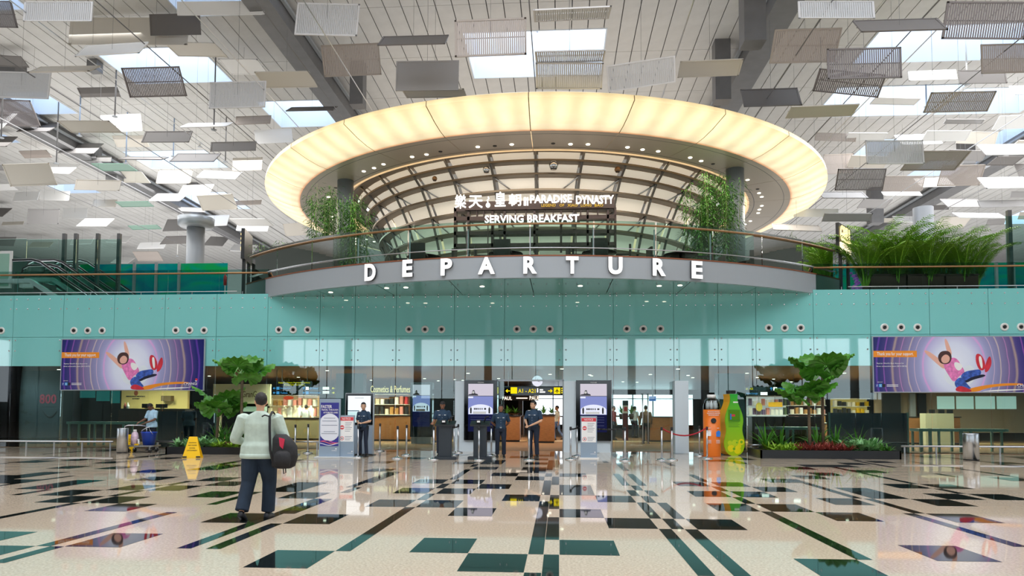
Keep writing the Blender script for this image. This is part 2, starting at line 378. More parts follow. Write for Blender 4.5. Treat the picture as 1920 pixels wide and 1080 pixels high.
for i,r in enumerate(pieces):
    if i<290:
        k=(round(r[2]-r[0],3),round(r[3]-r[1],3))
        if k not in PM: PM[k]=MB().bev(-k[0]/2,-k[1]/2,0,k[0]/2,k[1]/2,.06,.004).mesh('plank',M_plank)
        o=link('plank',PM[k],ceil); o.location=((r[0]+r[2])/2,(r[1]+r[3])/2,HC)
    else: rest.box(r[0],r[1],HC,r[2],r[3],HC+.06)
stuff(rest.build('distant_plank',M_plank,ceil))
M_sky=lamp_mat('skylight_glass',(226,238,255),SKYLIGHT)
M_shaft=mat('shaft_wall',(226,236,248),.5)
for k,(x0,y0,x1,y1) in enumerate(SKY):
    o=struct(MB().box(x0,y0,HC+2.4,x1,y1,HC+2.44).build('window_%d'%(k+1),M_sky))
    sh=MB()
    sh.box(x0-.06,y0-.06,HC-.02,x0,y1+.06,HC+2.5).box(x1,y0-.06,HC-.02,x1+.06,y1+.06,HC+2.5).box(x0,y0-.06,HC-.02,x1,y0,HC+2.5).box(x0,y1,HC-.02,x1,y1+.06,HC+2.5)
    sh.build('shaft',M_shaft,o)
    fr=MB(); fr.box((x0+x1)/2-.04,y0,HC+2.3,(x0+x1)/2+.04,y1,HC+2.4); fr.box(x0,(y0+y1)/2-.04,HC+2.3,x1,(y0+y1)/2+.04,HC+1.5)
    fr.build('glazing_bar',M_alu,o)
# beams across the depth of the hall
for k,x in enumerate((-30.6,-11.9,9.0,28.6)):
    b=struct(MB().box(x-.55,-20,HC-1.0,x+.55,82,HC-.02).build('beam',M_beam))
    MB().box(x-.75,-20,HC-.42,x-.6,82,HC-.3).build('edge_rail',M_alu,b); MB().box(x+.6,-20,HC-.42,x+.75,82,HC-.3).build('edge_rail',M_alu,b)
# roof bracing: square struts and thin rods
def strut(px,y0,y1,w,Y):
    a=at(px,y0,Y); b=at(px,y1,Y); z0,z1=min(b.z,HC),min(a.z+1.5,HC)
    o=MB().box(a.x-w/2,Y-w/2,z0,a.x+w/2,Y+w/2,max(z1,HC-.05)).build('roof_strut',M_beam)
    return tag(struct(o),None,None)
for px,y0,y1,w,Y in ((672,130,200,.65,34),(1410,-5,85,.8,27),(1352,85,192,.7,33),(178,213,300,.7,44),(218,248,345,.8,47),(178,120,135,.5,33),(365,330,360,.8,52),(1810,250,310,.75,46),(1640,365,420,.9,56),(25,120,160,.8,33)): strut(px,y0,y1,w,Y)
# hall ends: glazed facade behind the viewer and at the sides
def facade(name,axis,pos,a0,a1,step,zt):
    o=MB()
    if axis=='Y': o.box(a0,pos-.3,zt,a1,pos,HC+1).box(a0,pos-.3,0,a1,pos,2.7).box(a0,pos-.3,2.7,-30,pos,zt).box(33,pos-.3,2.7,a1,pos,zt)
    else: o.box(pos-.15,a0,zt,pos+.15,a1,HC+1).box(pos-.15,a0,0,pos+.15,a1,2.2).box(pos-.15,26.5,0,pos+.15,84,HC+1)
    o=struct(o.build(name,mat('facade_panel',(128,138,136),.6)))
    x=a0
    while x<=a1:
        if axis=='Y': MB().tube([(x,pos+.6,0),(x,pos+.6,HC)],.42,14).build('facade_column',M_alu,o,True)
        else: MB().box(pos-.2,x-.2,0,pos+.2,x+.2,zt).build('facade_column',M_alu,o)
        x+=step
    x=a0
    while x<=a1:
        if axis=='Y': MB().box(x-.04,pos-.1,0,x+.04,pos,zt).build('mullion',M_alu,o)
        x+=step/3
    return o
facade('wall_rear','Y',-23,-60,60,7.5,9.0)
facade('wall_left','X',-61,-24,26.5,8,9.0); facade('wall_right','X',61,-24,26.5,8,9.0)
struct(MB().box(-62,84,5.6,62,84.3,HC).build('wall_far',mat('far_wall',(206,208,212),.6)))
struct(MB().box(-90,-80,-.6,90,-24,-.35).build('forecourt',mat('forecourt',(170,170,165),.8)))
# round columns of the upper floor with flared heads
def column(px,wpx,Y,ztop,cap=None,z0=5.6):
    a=at(px,480,Y); r=wpx/2*Y/FPX
    o=struct(MB().tube([(a.x,Y,z0),(a.x,Y,ztop)],r,24).build('column',mat('column_paint',(150,155,162),.35),None,True))
    if cap: MB().lathe([(r*1.05,-.05),(r*1.75,-.02),(r*2.0,.08),(r*2.05,.5),(r*1.2,.55)],(a.x,Y,ztop),28).build('column_head',M_alu,o,True)
    return o
column(366,33,38,10.3+1.2,True); column(1733,34,38,12.0)
# ---------------------------------------------------------------- balcony over the entrance
BC=(-.95,39.27); BR=16.27; BA=math.asin(10.08/BR)
def onarc(px,py,r=BR,c=BC):                   # where a sight line meets the upright cylinder r about c (near side)
    d=ray(px,py); ox,oy=-c[0],-c[1]; A=d.x*d.x+d.y*d.y; B=2*(ox*d.x+oy*d.y); Cc=ox*ox+oy*oy-r*r
    t=(-B-math.sqrt(B*B-4*A*Cc))/(2*A); return Vector((0,0,EYE))+d*t
bal=struct(MB().arc(BC,BR-.14,BR,5.76,6.46,-BA-.12,BA+.12,64).build('balcony',M_alu))
n=8
for k in range(n):
    a0,a1=-BA+2*BA*k/n,-BA+2*BA*(k+1)/n; p=[]
    for i in range(9):
        a=a0+.0008+(a1-a0-.0016)*i/8; p.append((BC[0]+(BR-.14)*math.sin(a),BC[1]-(BR-.14)*math.cos(a)))
    p=[q for q in p if q[1]<WY]+[(p[-1][0]*.985,WY-.003),(p[0][0]*.985,WY-.003)]
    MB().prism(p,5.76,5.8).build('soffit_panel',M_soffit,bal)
p=[(BC[0]+(BR-.2)*math.sin(-BA-.12+(2*BA+.24)*i/40),BC[1]-(BR-.2)*math.cos(-BA-.12+(2*BA+.24)*i/40)) for i in range(41)]
MB().prism(p+[(11,34),(-13,34)],5.85,6.3).build('floor_slab',mat('terrace_floor',(60,52,46),.4),bal)
MB().arc(BC,BR-.2,BR+.02,6.46,6.5,-BA-.12,BA+.12,64).build('copper_edge',M_copper,bal)
for px,py in((725,540),(761,539),(904,537),(1088,536),(1236,536),(1275,535),(1420,538),(620,548)):
    d=flo(px,py,5.76)
    if (d.x-BC[0])**2+(d.y-BC[1])**2<(BR-.2)**2: MB().lathe([(.001,-.012),(.075,-.012),(.08,0)],d,10).build('downlight',M_spot,bal)
for ch,px,py,w in(('D',694,510.5,25),('E',764,503,21),('P',837,500.5,23),('A',912,498,33),('R',994,497,26),('T',1073,497,24),('U',1154,498,27),('R',1236,501,26),('E',1307,506,23)):
    c=onarc(px,py,BR+.11); a=math.atan2(c.x-BC[0],BC[1]-c.y); w_=w*c.y/FPX; h_=33*c.y/FPX
    L={'D':'first','E':'second','P':'third','A':'fourth','T':'sixth','U':'seventh'}.get(ch)
    nm={764:'second letter, between D and P',1307:'last letter, at the right end',994:'fifth letter, between A and T',1236:'eighth letter, between U and E'}.get(px,(L or '')+' letter')
    t=thing('sign_letter','white block letter %s of DEPARTURE on the balcony front, %s'%(ch,nm),'sign letter',c,a)
    text(ch,(0,0,0),w_,h_,mat('letter_white',(250,250,250),.35,emit=.45),t,'face',.012,.042,0,False,5)
    text(ch,(0,.09,0),w_,h_,mat('letter_side',(70,72,78),.4),t,'return',.085,.042,0,False,5)
# curved glass balustrade
t=thing('curved_balustrade','curved glass balustrade with bronze handrail round the edge of the restaurant balcony','balustrade',(BC[0],BC[1]-BR,6.5))
gb=[-BA-.1+(2*BA+.2)*i/12 for i in range(13)]
for a0,a1 in zip(gb,gb[1:]):
    MB().arc(BC,BR-.09,BR-.07,6.5,7.66,a0+.0015,a1-.0015,6).build('glass_pane',M_rail,t,world=True)
    x,y=BC[0]+(BR-.2)*math.sin(a0),BC[1]-(BR-.2)*math.cos(a0)
    MB().box(x-.02,y-.02,6.3,x+.02,y+.02,7.45).build('post',M_steel,t,world=True)
def arcpts(r,z,a0,a1,n,c=BC): return [(c[0]+r*math.sin(a0+(a1-a0)*i/n),c[1]-r*math.cos(a0+(a1-a0)*i/n),z) for i in range(n+1)]
MB().tube(arcpts(BR-.02,7.53,-BA-.1,BA+.1,60),.035,8).build('handrail',M_bronze,t,True,True)
MB().tube(arcpts(BR-.02,6.74,-BA-.1,BA+.1,60),.018,6).build('lower_rail',M_steel,t,True,True)
# straight glass balustrades along the upper floor, both sides of the balcony
for lab,x0,x1,st in(('long straight glass balustrade with bronze handrail on the upper floor, left of the balcony',-44,at(503,505,26.6).x,-1),('long straight glass balustrade with bronze handrail on the upper floor, right of the balcony',at(1525,500,26.6).x,44,1)):
    t=thing('straight_balustrade',lab,'balustrade',((x0+x1)/2,26.65,5.88))
    MB().tube([(x0,26.58,6.7),(x1,26.58,6.7)],.035,8).build('handrail',M_bronze,t,True,True)
    e=(x0,x1-1.2) if st<0 else (x0+1.2,x1)
    MB().tube([(e[0],26.56,5.99),(e[1],26.56,5.99)],.018,6).build('lower_rail',M_steel,t,True,True)
    xs=[v for v in JX if x0<v<x1]; xs=[x0]+[v for v in xs[::1]]+[x1]
    for a,b in zip(xs,xs[1:]):
        if b-a<.3: continue
        MB().box(a+.006,26.64,5.6,b-.006,26.655,6.85).build('glass_pane',M_rail,t,world=True)
        MB().box((a+b)/2-.012,26.55,5.8,(a+b)/2+.012,26.57,5.99).build('rail_post',M_steel,t,world=True)
# ---------------------------------------------------------------- luminous ring
RC=(-.95,38.4); RO,RB,RI=14.15,12.5,10.55; ZO,ZB=12.25,11.72
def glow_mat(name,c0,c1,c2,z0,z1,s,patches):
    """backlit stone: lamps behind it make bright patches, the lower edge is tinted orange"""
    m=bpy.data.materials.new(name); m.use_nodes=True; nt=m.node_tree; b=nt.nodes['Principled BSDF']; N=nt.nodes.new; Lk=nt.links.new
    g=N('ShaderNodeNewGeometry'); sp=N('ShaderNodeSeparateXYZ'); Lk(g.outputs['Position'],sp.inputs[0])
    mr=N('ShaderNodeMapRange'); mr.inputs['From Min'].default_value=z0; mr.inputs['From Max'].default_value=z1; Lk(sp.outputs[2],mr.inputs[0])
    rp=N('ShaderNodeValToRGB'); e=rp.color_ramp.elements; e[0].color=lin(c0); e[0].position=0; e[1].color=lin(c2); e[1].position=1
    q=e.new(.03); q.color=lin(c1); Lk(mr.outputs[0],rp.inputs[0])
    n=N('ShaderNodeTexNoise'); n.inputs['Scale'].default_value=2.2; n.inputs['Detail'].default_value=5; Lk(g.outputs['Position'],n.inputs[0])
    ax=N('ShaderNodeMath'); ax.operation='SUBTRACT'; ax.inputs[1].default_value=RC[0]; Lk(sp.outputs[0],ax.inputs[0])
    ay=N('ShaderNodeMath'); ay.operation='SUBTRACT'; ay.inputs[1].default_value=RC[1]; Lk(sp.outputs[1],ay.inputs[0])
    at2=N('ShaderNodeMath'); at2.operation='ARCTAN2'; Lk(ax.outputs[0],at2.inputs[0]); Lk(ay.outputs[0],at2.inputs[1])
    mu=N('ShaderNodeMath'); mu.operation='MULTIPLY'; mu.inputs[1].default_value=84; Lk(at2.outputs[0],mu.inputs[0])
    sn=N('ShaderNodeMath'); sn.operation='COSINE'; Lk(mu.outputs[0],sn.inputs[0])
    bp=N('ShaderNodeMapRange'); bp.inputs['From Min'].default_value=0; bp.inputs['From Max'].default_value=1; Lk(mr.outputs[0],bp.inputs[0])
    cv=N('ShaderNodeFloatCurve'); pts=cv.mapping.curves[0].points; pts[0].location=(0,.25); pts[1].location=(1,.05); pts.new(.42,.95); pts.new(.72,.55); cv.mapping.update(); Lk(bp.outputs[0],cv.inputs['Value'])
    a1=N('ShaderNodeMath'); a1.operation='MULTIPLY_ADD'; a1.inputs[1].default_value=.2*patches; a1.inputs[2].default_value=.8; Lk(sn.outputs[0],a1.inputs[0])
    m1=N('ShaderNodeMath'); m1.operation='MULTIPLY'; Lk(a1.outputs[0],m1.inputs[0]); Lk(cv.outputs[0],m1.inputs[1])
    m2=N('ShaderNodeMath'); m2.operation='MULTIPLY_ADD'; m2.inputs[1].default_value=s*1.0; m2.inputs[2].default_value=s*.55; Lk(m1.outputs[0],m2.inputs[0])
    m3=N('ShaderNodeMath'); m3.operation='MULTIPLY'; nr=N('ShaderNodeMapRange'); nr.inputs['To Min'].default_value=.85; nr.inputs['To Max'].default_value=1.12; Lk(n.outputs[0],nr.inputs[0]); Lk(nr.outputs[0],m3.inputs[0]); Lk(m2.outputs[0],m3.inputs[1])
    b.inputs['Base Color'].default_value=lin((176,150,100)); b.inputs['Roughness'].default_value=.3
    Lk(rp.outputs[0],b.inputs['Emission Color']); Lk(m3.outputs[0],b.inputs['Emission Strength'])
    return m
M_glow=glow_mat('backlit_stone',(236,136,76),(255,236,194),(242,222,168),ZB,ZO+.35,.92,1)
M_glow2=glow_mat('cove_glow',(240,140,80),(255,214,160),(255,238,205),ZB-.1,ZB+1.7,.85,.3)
M_soff2=mat('ring_soffit',(214,202,188),.3,.0,spec=.7)
ring=thing('luminous_ring','huge glowing cream ring of backlit stone hanging over the restaurant balcony','ceiling feature',(RC[0],RC[1],ZB))
prof=[(RB,ZB),(RB+.45,ZB+.08),(RB+.95,ZB+.24),(RB+1.35,ZB+.42),(RO,ZO+.02),(RO-.02,ZO+.2),(RO-.35,ZO+.36)]
ns=24
for k in range(ns):
    a0,a1=2*PI*(k-.03)/ns+.0012,2*PI*(k+.97)/ns-.0012; m=8; vs=[]; P=prof+[(RB,ZO+.3)]
    for i in range(m+1):
        a=a0+(a1-a0)*i/m
        vs+=[(r*math.sin(a),-r*math.cos(a),z-ZB) for r,z in P]
    q=len(P); fs=[(i*q+j,i*q+(j+1)%q,(i+1)*q+(j+1)%q,(i+1)*q+j) for i in range(m) for j in range(q)]+[tuple(range(q-1,-1,-1)),tuple(range(m*q,m*q+q))]
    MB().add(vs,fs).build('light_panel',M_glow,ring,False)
    s=MB().arc((0,0),RI+.02,RB+.02,0,.06,a0,a1,8); s.build('soffit_panel',M_soff2,ring)
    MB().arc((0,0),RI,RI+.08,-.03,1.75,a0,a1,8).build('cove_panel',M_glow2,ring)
    for j,(da,rr) in enumerate(((.07,11.25),(.13,11.2),(.19,11.25))):
        a=a0+da; MB().lathe([(.001,-.02),(.07,-.02),(.085,0)],(rr*math.sin(a),-rr*math.cos(a),0),10).build('downlight',M_spot if (k+j)%4 else M_dark,ring)
sv=[];sf=[]
for k in range(ns):
    a=2*PI*(k-.03)/ns
    for i,(r,z) in enumerate(prof):
        n0=len(sv)
        for da in(-.0012,.0012): sv.append(((r+.006)*math.sin(a+da),-(r+.006)*math.cos(a+da),z-ZB-.008))
        if i: sf.append((n0-2,n0-1,n0+1,n0))
stuff(MB().add(sv,sf).build('panel_seam',mat('seam_tan',(150,128,92),.6),ring))
sm=MB().arc((0,0),RB-.28,RB-.26,-.004,.0,0,2*PI,96); sm.arc((0,0),RI+.3,RI+.33,-.004,0,0,2*PI,96); sm.build('soffit_seam',M_beam,ring)
MB().arc((0,0),RI+.1,RO-.4,.86,.9,0,2*PI,72).build('ring_roof',M_alu,ring)
for px,wpx,Y in((647,31,31.2),(1379,33,30.6)):
    a=at(px,400,Y); struct(MB().tube([(a.x,Y,5.6),(a.x,Y,ZB+.02)],wpx/2*Y/FPX,24).build('column',mat('ring_column',(128,136,142),.3),None,True))
# ---------------------------------------------------------------- bowl-shaped restaurant front
M_fin=mat('champagne_metal',(150,138,124),.4,.2,var=.06,scale=3)
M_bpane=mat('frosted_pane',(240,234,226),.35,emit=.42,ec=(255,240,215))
M_bglass=glass_mat('bowl_glass',(215,225,222),1.45)
bowl=thing('restaurant_bowl','bowl shaped restaurant front of bronze metal hoops and frosted panes under the ring','restaurant front',(RC[0],RC[1],5.85))
LV=[(10.15,11.75),(9.78,11.42),(9.42,11.02),(9.05,10.5),(8.7,9.86),(8.4,9.15),(8.12,8.4),(7.9,7.6),(7.72,6.8),(7.6,5.9)]
LV=[(10.2,11.95),(9.75,11.6),(9.3,11.19),(8.95,10.64),(8.6,9.97),(8.3,9.2),(8.05,8.4),(7.85,7.6),(7.7,6.75),(7.6,5.9)]
NA=32; am=R(112)
for i,(r,z) in enumerate(LV):
    MB().arc((0,0),r-.8,r,z-5.85,z-5.85+.04,-am,am,72).build('hoop',M_fin,bowl)
    MB().arc((0,0),r-.04,r+.02,z-5.85-.03,z-5.85+.05,-am,am,72).build('hoop_lip',mat('hoop_bronze',(112,100,84),.35,.4),bowl)
for i in range(len(LV)-1):
    (r0,z0),(r1,z1)=LV[i],LV[i+1]
    for k in range(-10,10):
        a0,a1=2*PI*k/NA+.01,2*PI*(k+1)/NA-.01; f=abs(k+.5)<5.6
        vs=[((r-.45)*math.sin(a),-(r-.45)*math.cos(a),z-5.85+dz) for (r,z,dz) in((r0,z0,-.02),(r1,z1,.06)) for a in(a0,(a0+a1)/2,a1)]
        vs+=[(v[0]*.995,v[1]*.995,v[2]) for v in vs]
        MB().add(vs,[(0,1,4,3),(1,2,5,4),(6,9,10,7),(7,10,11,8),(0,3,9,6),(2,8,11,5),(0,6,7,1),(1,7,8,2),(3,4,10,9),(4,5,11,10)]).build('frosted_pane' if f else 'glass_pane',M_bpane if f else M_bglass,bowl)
for k in range(-10,11):
    a=2*PI*k/NA; MB().tube([((r-.12)*math.sin(a),-(r-.12)*math.cos(a),z-5.85) for r,z in LV],.055,8).build('rib',mat('rib_steel',(128,124,120),.35,.4),bowl,True)
for k in range(-6,7):
    for i in(2,4):
        if k==0: continue
        a=2*PI*k/NA; s=1 if k<0 else -1; b=a+s*2*PI*.42/NA; r0,z0=LV[i]; r1,z1=LV[i+1]
        MB().tube([((r0-.15)*math.sin(a),-(r0-.15)*math.cos(a),z0-5.85),((r1-.4)*math.sin(b),-(r1-.4)*math.cos(b),z1-5.8)],.035,6).build('brace',M_steel,bowl,True)
for px,py,r_,nm in((815,335,5,'small bronze dome lamp on the bowl hoops, furthest left of four'),(912,318,7,'steel dome lamp on the bowl hoops, left of the centre rib'),(1038,310,9,'largest steel dome lamp on the bowl hoops, right of the centre rib'),(1158,318,6,'small bronze dome lamp on the bowl hoops, furthest right of four')):
    p=onarc(px,py,9.75,RC); q=r_*p.y/FPX
    t=thing('dome_lamp',nm,'lamp',p); MB().ball((0,0,0),q,n=14,m=8).build('globe',M_chrome if 'steel' in nm else M_bronze,t,True); MB().lathe([(q*.62,-q*.9),(q*.7,-q*.72),(.01,-q*.7)],(0,0,0),14).build('opening',M_dark,t)
# ---------------------------------------------------------------- restaurant terrace
SY=28.3
t=thing('display_shelf','dark wooden open display shelf below the lit restaurant sign','shelf',at(1002,470,SY)); t.location.z=6.3; t.matrix_basis=Matrix.Translation(t.location)
def wpx(x0,y0,x1,y1,d,name,m=M_dwood,par=None,Y=SY): return pp(x0,y0,x1,y1,Y,d).build(name,m,par or t,world=True)
for y in(389,406.5,434,457): wpx(851,y,1155,y+3,.4,'shelf_board')
for x in(851,876,921,944,1000,1050,1100,1138,1152): wpx(x,389,x+4,470,.4,'upright')
for x in(893,906,965,985,1020,1036,1075,1088,1120): wpx(x,391,x+2,407,.3,'divider')
sg=thing('restaurant_sign','lit white restaurant name in Chinese characters and capital letters above the dark shelf','sign',at(1002,378,SY)); sg.matrix_basis=Matrix.Translation(sg.location)
pp(872,378,1152,390,SY-.05,.04).build('backboard',M_dwood,sg,world=True)
def px_text(s,x0,y0,x1,y1,Y,m,par,name='lettering',bold=.01,ext=.02):
    a,b=at(x0,y0,Y),at(x1,y1,Y); return text(s,(a+b)/2,abs(b.x-a.x),abs(a.z-b.z),m,par,name,ext,bold)
for ch,x0,y0,x1,y1 in(('樂',853,365,874,391),('天',879,367,905,390),('皇',928,360,948,387),('朝',954,364,977,386)): px_text(ch,x0,y0,x1,y1,SY-.15,M_txw,sg,'character',.012)
gm=MB(); c=at(915,380,SY-.15); gm.ball(c+Vector((0,0,-.1)),.09,.03,.1).tube([c+Vector((0,0,0)),c+Vector((-.03,0,.1)),c+Vector((.04,0,.17)),c+Vector((0,0,.24))],.02,6); gm.build('gourd_emblem',M_txw,sg,True,True)
pp(982,370,986.5,385,SY-.15,.03).build('divider_bar',M_txw,sg,world=True); pp(988,370,990.5,385,SY-.15,.03).build('divider_bar',M_txw,sg,world=True)
px_text('PARADISE',994,366,1072,380,SY-.15,M_txw,sg,bold=.022); px_text('DYNASTY',1080,367,1151,382,SY-.15,M_txw,sg,bold=.022)
for w_,a_,b_ in(('LEGEND',1015,1042),('OF',1049,1058),('XIAO',1064,1083),('LONG',1089,1109),('BAO',1115,1131)): px_text(w_,a_,382.4,b_,387.4,SY-.15,M_gold,sg)
s2=thing('breakfast_sign','lit white sign SERVING BREAKFAST just over the balcony handrail','sign',at(997,411,SY-.4)); s2.matrix_basis=Matrix.Translation(s2.location)
px_text('SERVING BREAKFAST',909,404,1086,416,SY-.4,M_txw,s2,bold=.022); pp(908,405.5,1087,417,SY-.36,.03).build('backboard',M_dwood,s2,world=True)
for x in(915,1080): c_=at(x,412,SY-.34); MB().box(c_.x-.02,c_.y,6.3,c_.x+.02,c_.y+.04,c_.z).build('support',M_dwood,s2,world=True)
M_wick=mat('dark_wicker',(70,58,52),.7,var=.3,scale=40,bump=.4); M_ctable=mat('dark_table_top',(48,40,38),.25)
def chair(x,y,rz,label):
    t=thing('terrace_chair',label,'chair',(x,y,6.3),rz,'wicker chairs on the terrace')
    MB().bev(-.27,-.27,.36,.27,.27,.46,.05).build('seat',M_wick,t); b=MB().bev(-.29,.2,.42,.29,.28,1.0,.03); b.build('backrest',M_wick,t)
    for sx in(-1,1):
        MB().bev(sx*.28-.03,-.25,.6,sx*.28+.03,.24,.66,.02).build('armrest',M_wick,t)
        for sy in(-1,1): MB().tube([(sx*.25,sy*.22,0),(sx*.25,sy*.22,.4)],.025,8).build('leg',M_dark,t)
    return t
ch0=None; ti=0
tabs=[(-7.6,27.2),(-4.9,25.6),(-1.9,25.2),(1.4,25.2),(4.3,25.7),(7.2,27.3),(-9.6,28.6),(9.4,29)]
nth=['furthest left but one','third from the left','fourth from the left','fourth from the right','third from the right','furthest right but one','furthest left','furthest right']
for (x,y),w in zip(tabs,nth):
    tb=thing('round_table','round dark terrace table behind the balcony glass, %s'%w,'table',(x,y,6.3),0,'round tables on the terrace')
    MB().lathe([(.01,.7),(.6,.7),(.62,.72),(.6,.74),(.01,.74)],(0,0,0),24).build('table_top',M_ctable,tb,True); MB().lathe([(.28,0),(.26,.03),(.05,.05),(.05,.7)],(0,0,0),14).build('pedestal',M_dark,tb,True)
    for k,(dx,dy,rz,side) in enumerate(((-.85,.1,PI/2+.2,'left of'),(.85,.15,-PI/2-.1,'right of'),(.05,.85,.1,'behind'),(-.05,-.8,PI,'in front of'))):
        if (ti+k)%4==3 and k==3: continue
        lb='dark wicker terrace chair %s the round table %s'%(side,w)
        if ch0 is None: ch0=chair(x+dx,y+dy,rz,lb)
        else: dup(ch0,(x+dx,y+dy,6.3),rz,lb)
    ti+=1
# ---------------------------------------------------------------- upper floor: mural walls, enclosures, escalators
def mural_mat(name,c0,c1,c2):
    m=bpy.data.materials.new(name); m.use_nodes=True; nt=m.node_tree; b=nt.nodes['Principled BSDF']
    tc=nt.nodes.new('ShaderNodeTexCoord'); mp=nt.nodes.new('ShaderNodeMapping'); mp.inputs['Scale'].default_value=(.5,.5,1.1); n=nt.nodes.new('ShaderNodeTexNoise'); n.inputs['Scale'].default_value=.9; n.inputs['Detail'].default_value=2; n.inputs['Distortion'].default_value=1.2
    r=nt.nodes.new('ShaderNodeValToRGB'); e=r.color_ramp.elements; e[0].position=.38; e[0].color=lin(c0); e[1].position=.66; e[1].color=lin(c2); q=e.new(.52); q.color=lin(c1)
    for a,c in((tc.outputs['Object'],mp.inputs[0]),(mp.outputs[0],n.inputs['Vector']),(n.outputs[0],r.inputs[0]),(r.outputs[0],b.inputs['Base Color']),(r.outputs[0],b.inputs['Emission Color'])): nt.links.new(a,c)
    b.inputs['Roughness'].default_value=.1; b.inputs['Emission Strength'].default_value=.16; return m
M_mur=mural_mat('painted_glass',(0,112,130),(0,140,135),(10,150,80))
for lab,x0,x1,y0,Y,posts in(('blue and green painted glass screen on the upper floor, left side',150,425,496,33,(252,293,336)),('blue and green painted glass screen on the upper floor, right side',1560,2010,496,33,(1760,1868,1900))):
    a,b=at(x0,y0,Y),at(x1,560,Y); t=thing('painted_screen',lab,'screen',((a.x+b.x)/2,Y,5.6))
    MB().box(a.x,Y,5.6,b.x,Y+.04,a.z).build('painted_glass',M_mur,t,world=True)
    for p in posts: c=at(p,500,Y-.1); MB().box(c.x-.05,Y-.15,5.6,c.x+.05,Y-.03,c.z+.2).build('post',M_alu,t,world=True)
for lab,xs,yt,Y,posts in(('tall frameless glass enclosure round the escalators, upper floor left',(-60,50,110,143,183,228),449,31,(118,140,181,221)),('tall frameless glass enclosure at the upper floor, right edge',(1884,1960,2050),405,28,(1895,))):
    t=thing('glass_enclosure',lab,'glass enclosure',(at(xs[0],500,Y).x,Y,5.6))
    for a,b in zip(xs,xs[1:]):
        p,q=at(a,yt,Y),at(b,yt,Y); MB().box(p.x+.01,Y,5.6,q.x-.01,Y+.02,p.z).build('glass_pane',M_side,t,world=True)
    for p in posts: c=at(p,yt-12,Y); MB().box(c.x-.07,Y+.05,5.6,c.x+.07,Y+.2,c.z).build('post',M_beam,t,world=True)
def escalator(px,Y,label):
    a=at(px,492,Y); t=thing('escalator',label,'escalator',(a.x,Y,5.6)); z0=a.z-5.6
    top=(0,z0-.0); L=5.2; sl=math.tan(R(33))
    for k,dy in enumerate((-.55,.55)):
        hp=[(-1.3,dy,z0-.35),(-1.25,dy,z0-.12),(-1.0,dy,z0),(0,dy,z0+.02),(.35,dy,z0-.08),(L,dy,z0-.1-(L-.35)*sl)]
        MB().tube(hp,.04,8).build('handrail',M_dark,t,True)
        MB().tube([(p[0],p[1],p[2]-.06) for p in hp],.025,6).build('rail_profile',M_chrome,t,True)
        g=[(-1.2,z0-.9),(0,z0-.9),(L,z0-1.0-(L-.35)*sl),(L,z0-.15-(L-.35)*sl),(.35,z0-.13),(0,z0-.04),(-1.0,z0-.06)]
        MB().prismY(g,dy-.008,dy+.008).build('glass_balustrade',M_side,t)
        d=[(-1.3,z0-1.0),(0,z0-1.0),(L,z0-1.1-(L-.35)*sl),(L,z0-.85-(L-.35)*sl),(0,z0-.82),(-1.3,z0-.82)]
        MB().prismY(d,dy-.13,dy+.13).build('steel_skirt',mat('satin_skirt',(222,228,232),.3,.25),t)
    st=MB()
    for i in range(13): st.box(i*.4,-.42,z0-1.1-(i+1)*.4*sl,i*.4+.4,.42,z0-.95-i*.4*sl)
    stuff(st.build('steps',M_beam,t))
escalator(78,29.2,'leftmost escalator descending behind the upper floor balustrade'); escalator(118,31.5,'middle escalator of three, steel skirts shining, left upper floor'); escalator(165,33.4,'rightmost escalator of three beside the painted screen, left upper floor')
t=thing('poster_stand','white framed poster stand at the left edge of the upper floor','poster',at(5,520,28.6)); t.location.z=5.6; t.matrix_basis=Matrix.Translation(t.location)
pp(-30,471,20,540,28.6,.06).build('frame',M_white,t,world=True); pp(-30,476,15,536,28.58,.02).build('print',mat('poster_print',(150,190,172),.4),t,world=True)
# restaurant pylons on both sides
t=thing('pylon_sign','black pylon sign with glowing gold lettering facing sideways, left of the balcony','sign',at(462,500,29)); t.location.z=5.85; t.matrix_basis=Matrix.Translation((t.location.x,29,5.85))@Matrix.Rotation(R(-78),4,'Z'); t.rotation_euler=(0,0,R(-78))
h=at(470,436,29).z-5.85
for x in(-.45,.45): MB().box(x-.07,-.06,0,x+.07,.06,h).build('post',M_dark,t)
MB().box(-.75,-.07,h-1.25,.75,.07,h).build('board',M_dark,t)
text('PARADISE',(0,-.09,h-.4),1.3,.45,lamp_mat('lit_gold',(255,226,160),2.2),t,'lettering',.02,.02,0,False); text('DYNASTY',(0,-.09,h-.95),1.3,.4,MATS['lit_gold'],t,'lettering',.02,.02,0,False)
c=at(1582,480,28.6); A=R(52)
t=thing('pylon_sign','black two legged board with glowing gold letters beside the palms, right of the balcony','sign',(c.x,28.6,5.7)); t.rotation_euler=(0,0,A); t.matrix_basis=Matrix.Translation((c.x,28.6,5.7))@Matrix.Rotation(A,4,'Z')
h=at(1582,424,28.6).z-5.7
for x in(-.42,.5): MB().box(x-.07,-.05,0,x+.07,.05,h).build('post',M_dark,t)
MB().box(-.72,-.06,h-1.15,.72,.06,h).build('board',M_dark,t)
text('GRILL',(0,-.075,h-.36),1.25,.6,MATS['lit_gold'],t,'lettering',.03,.02,0,False); MB().box(-.64,-.1,h-1.05,-.03,-.06,h-.74).build('light_box',lamp_mat('lit_cream',(255,236,200),1.6),t); MB().box(.0,-.1,h-1.05,.64,-.06,h-.74).build('light_box',MATS['lit_cream'],t)
t=thing('orchid_display','violet and white orchid display beside the planter boxes on the upper floor','flower display',at(1618,520,28.8)); t.location.z=5.65; t.matrix_basis=Matrix.Translation(t.location)
f=MB(); rr=random.Random(5)
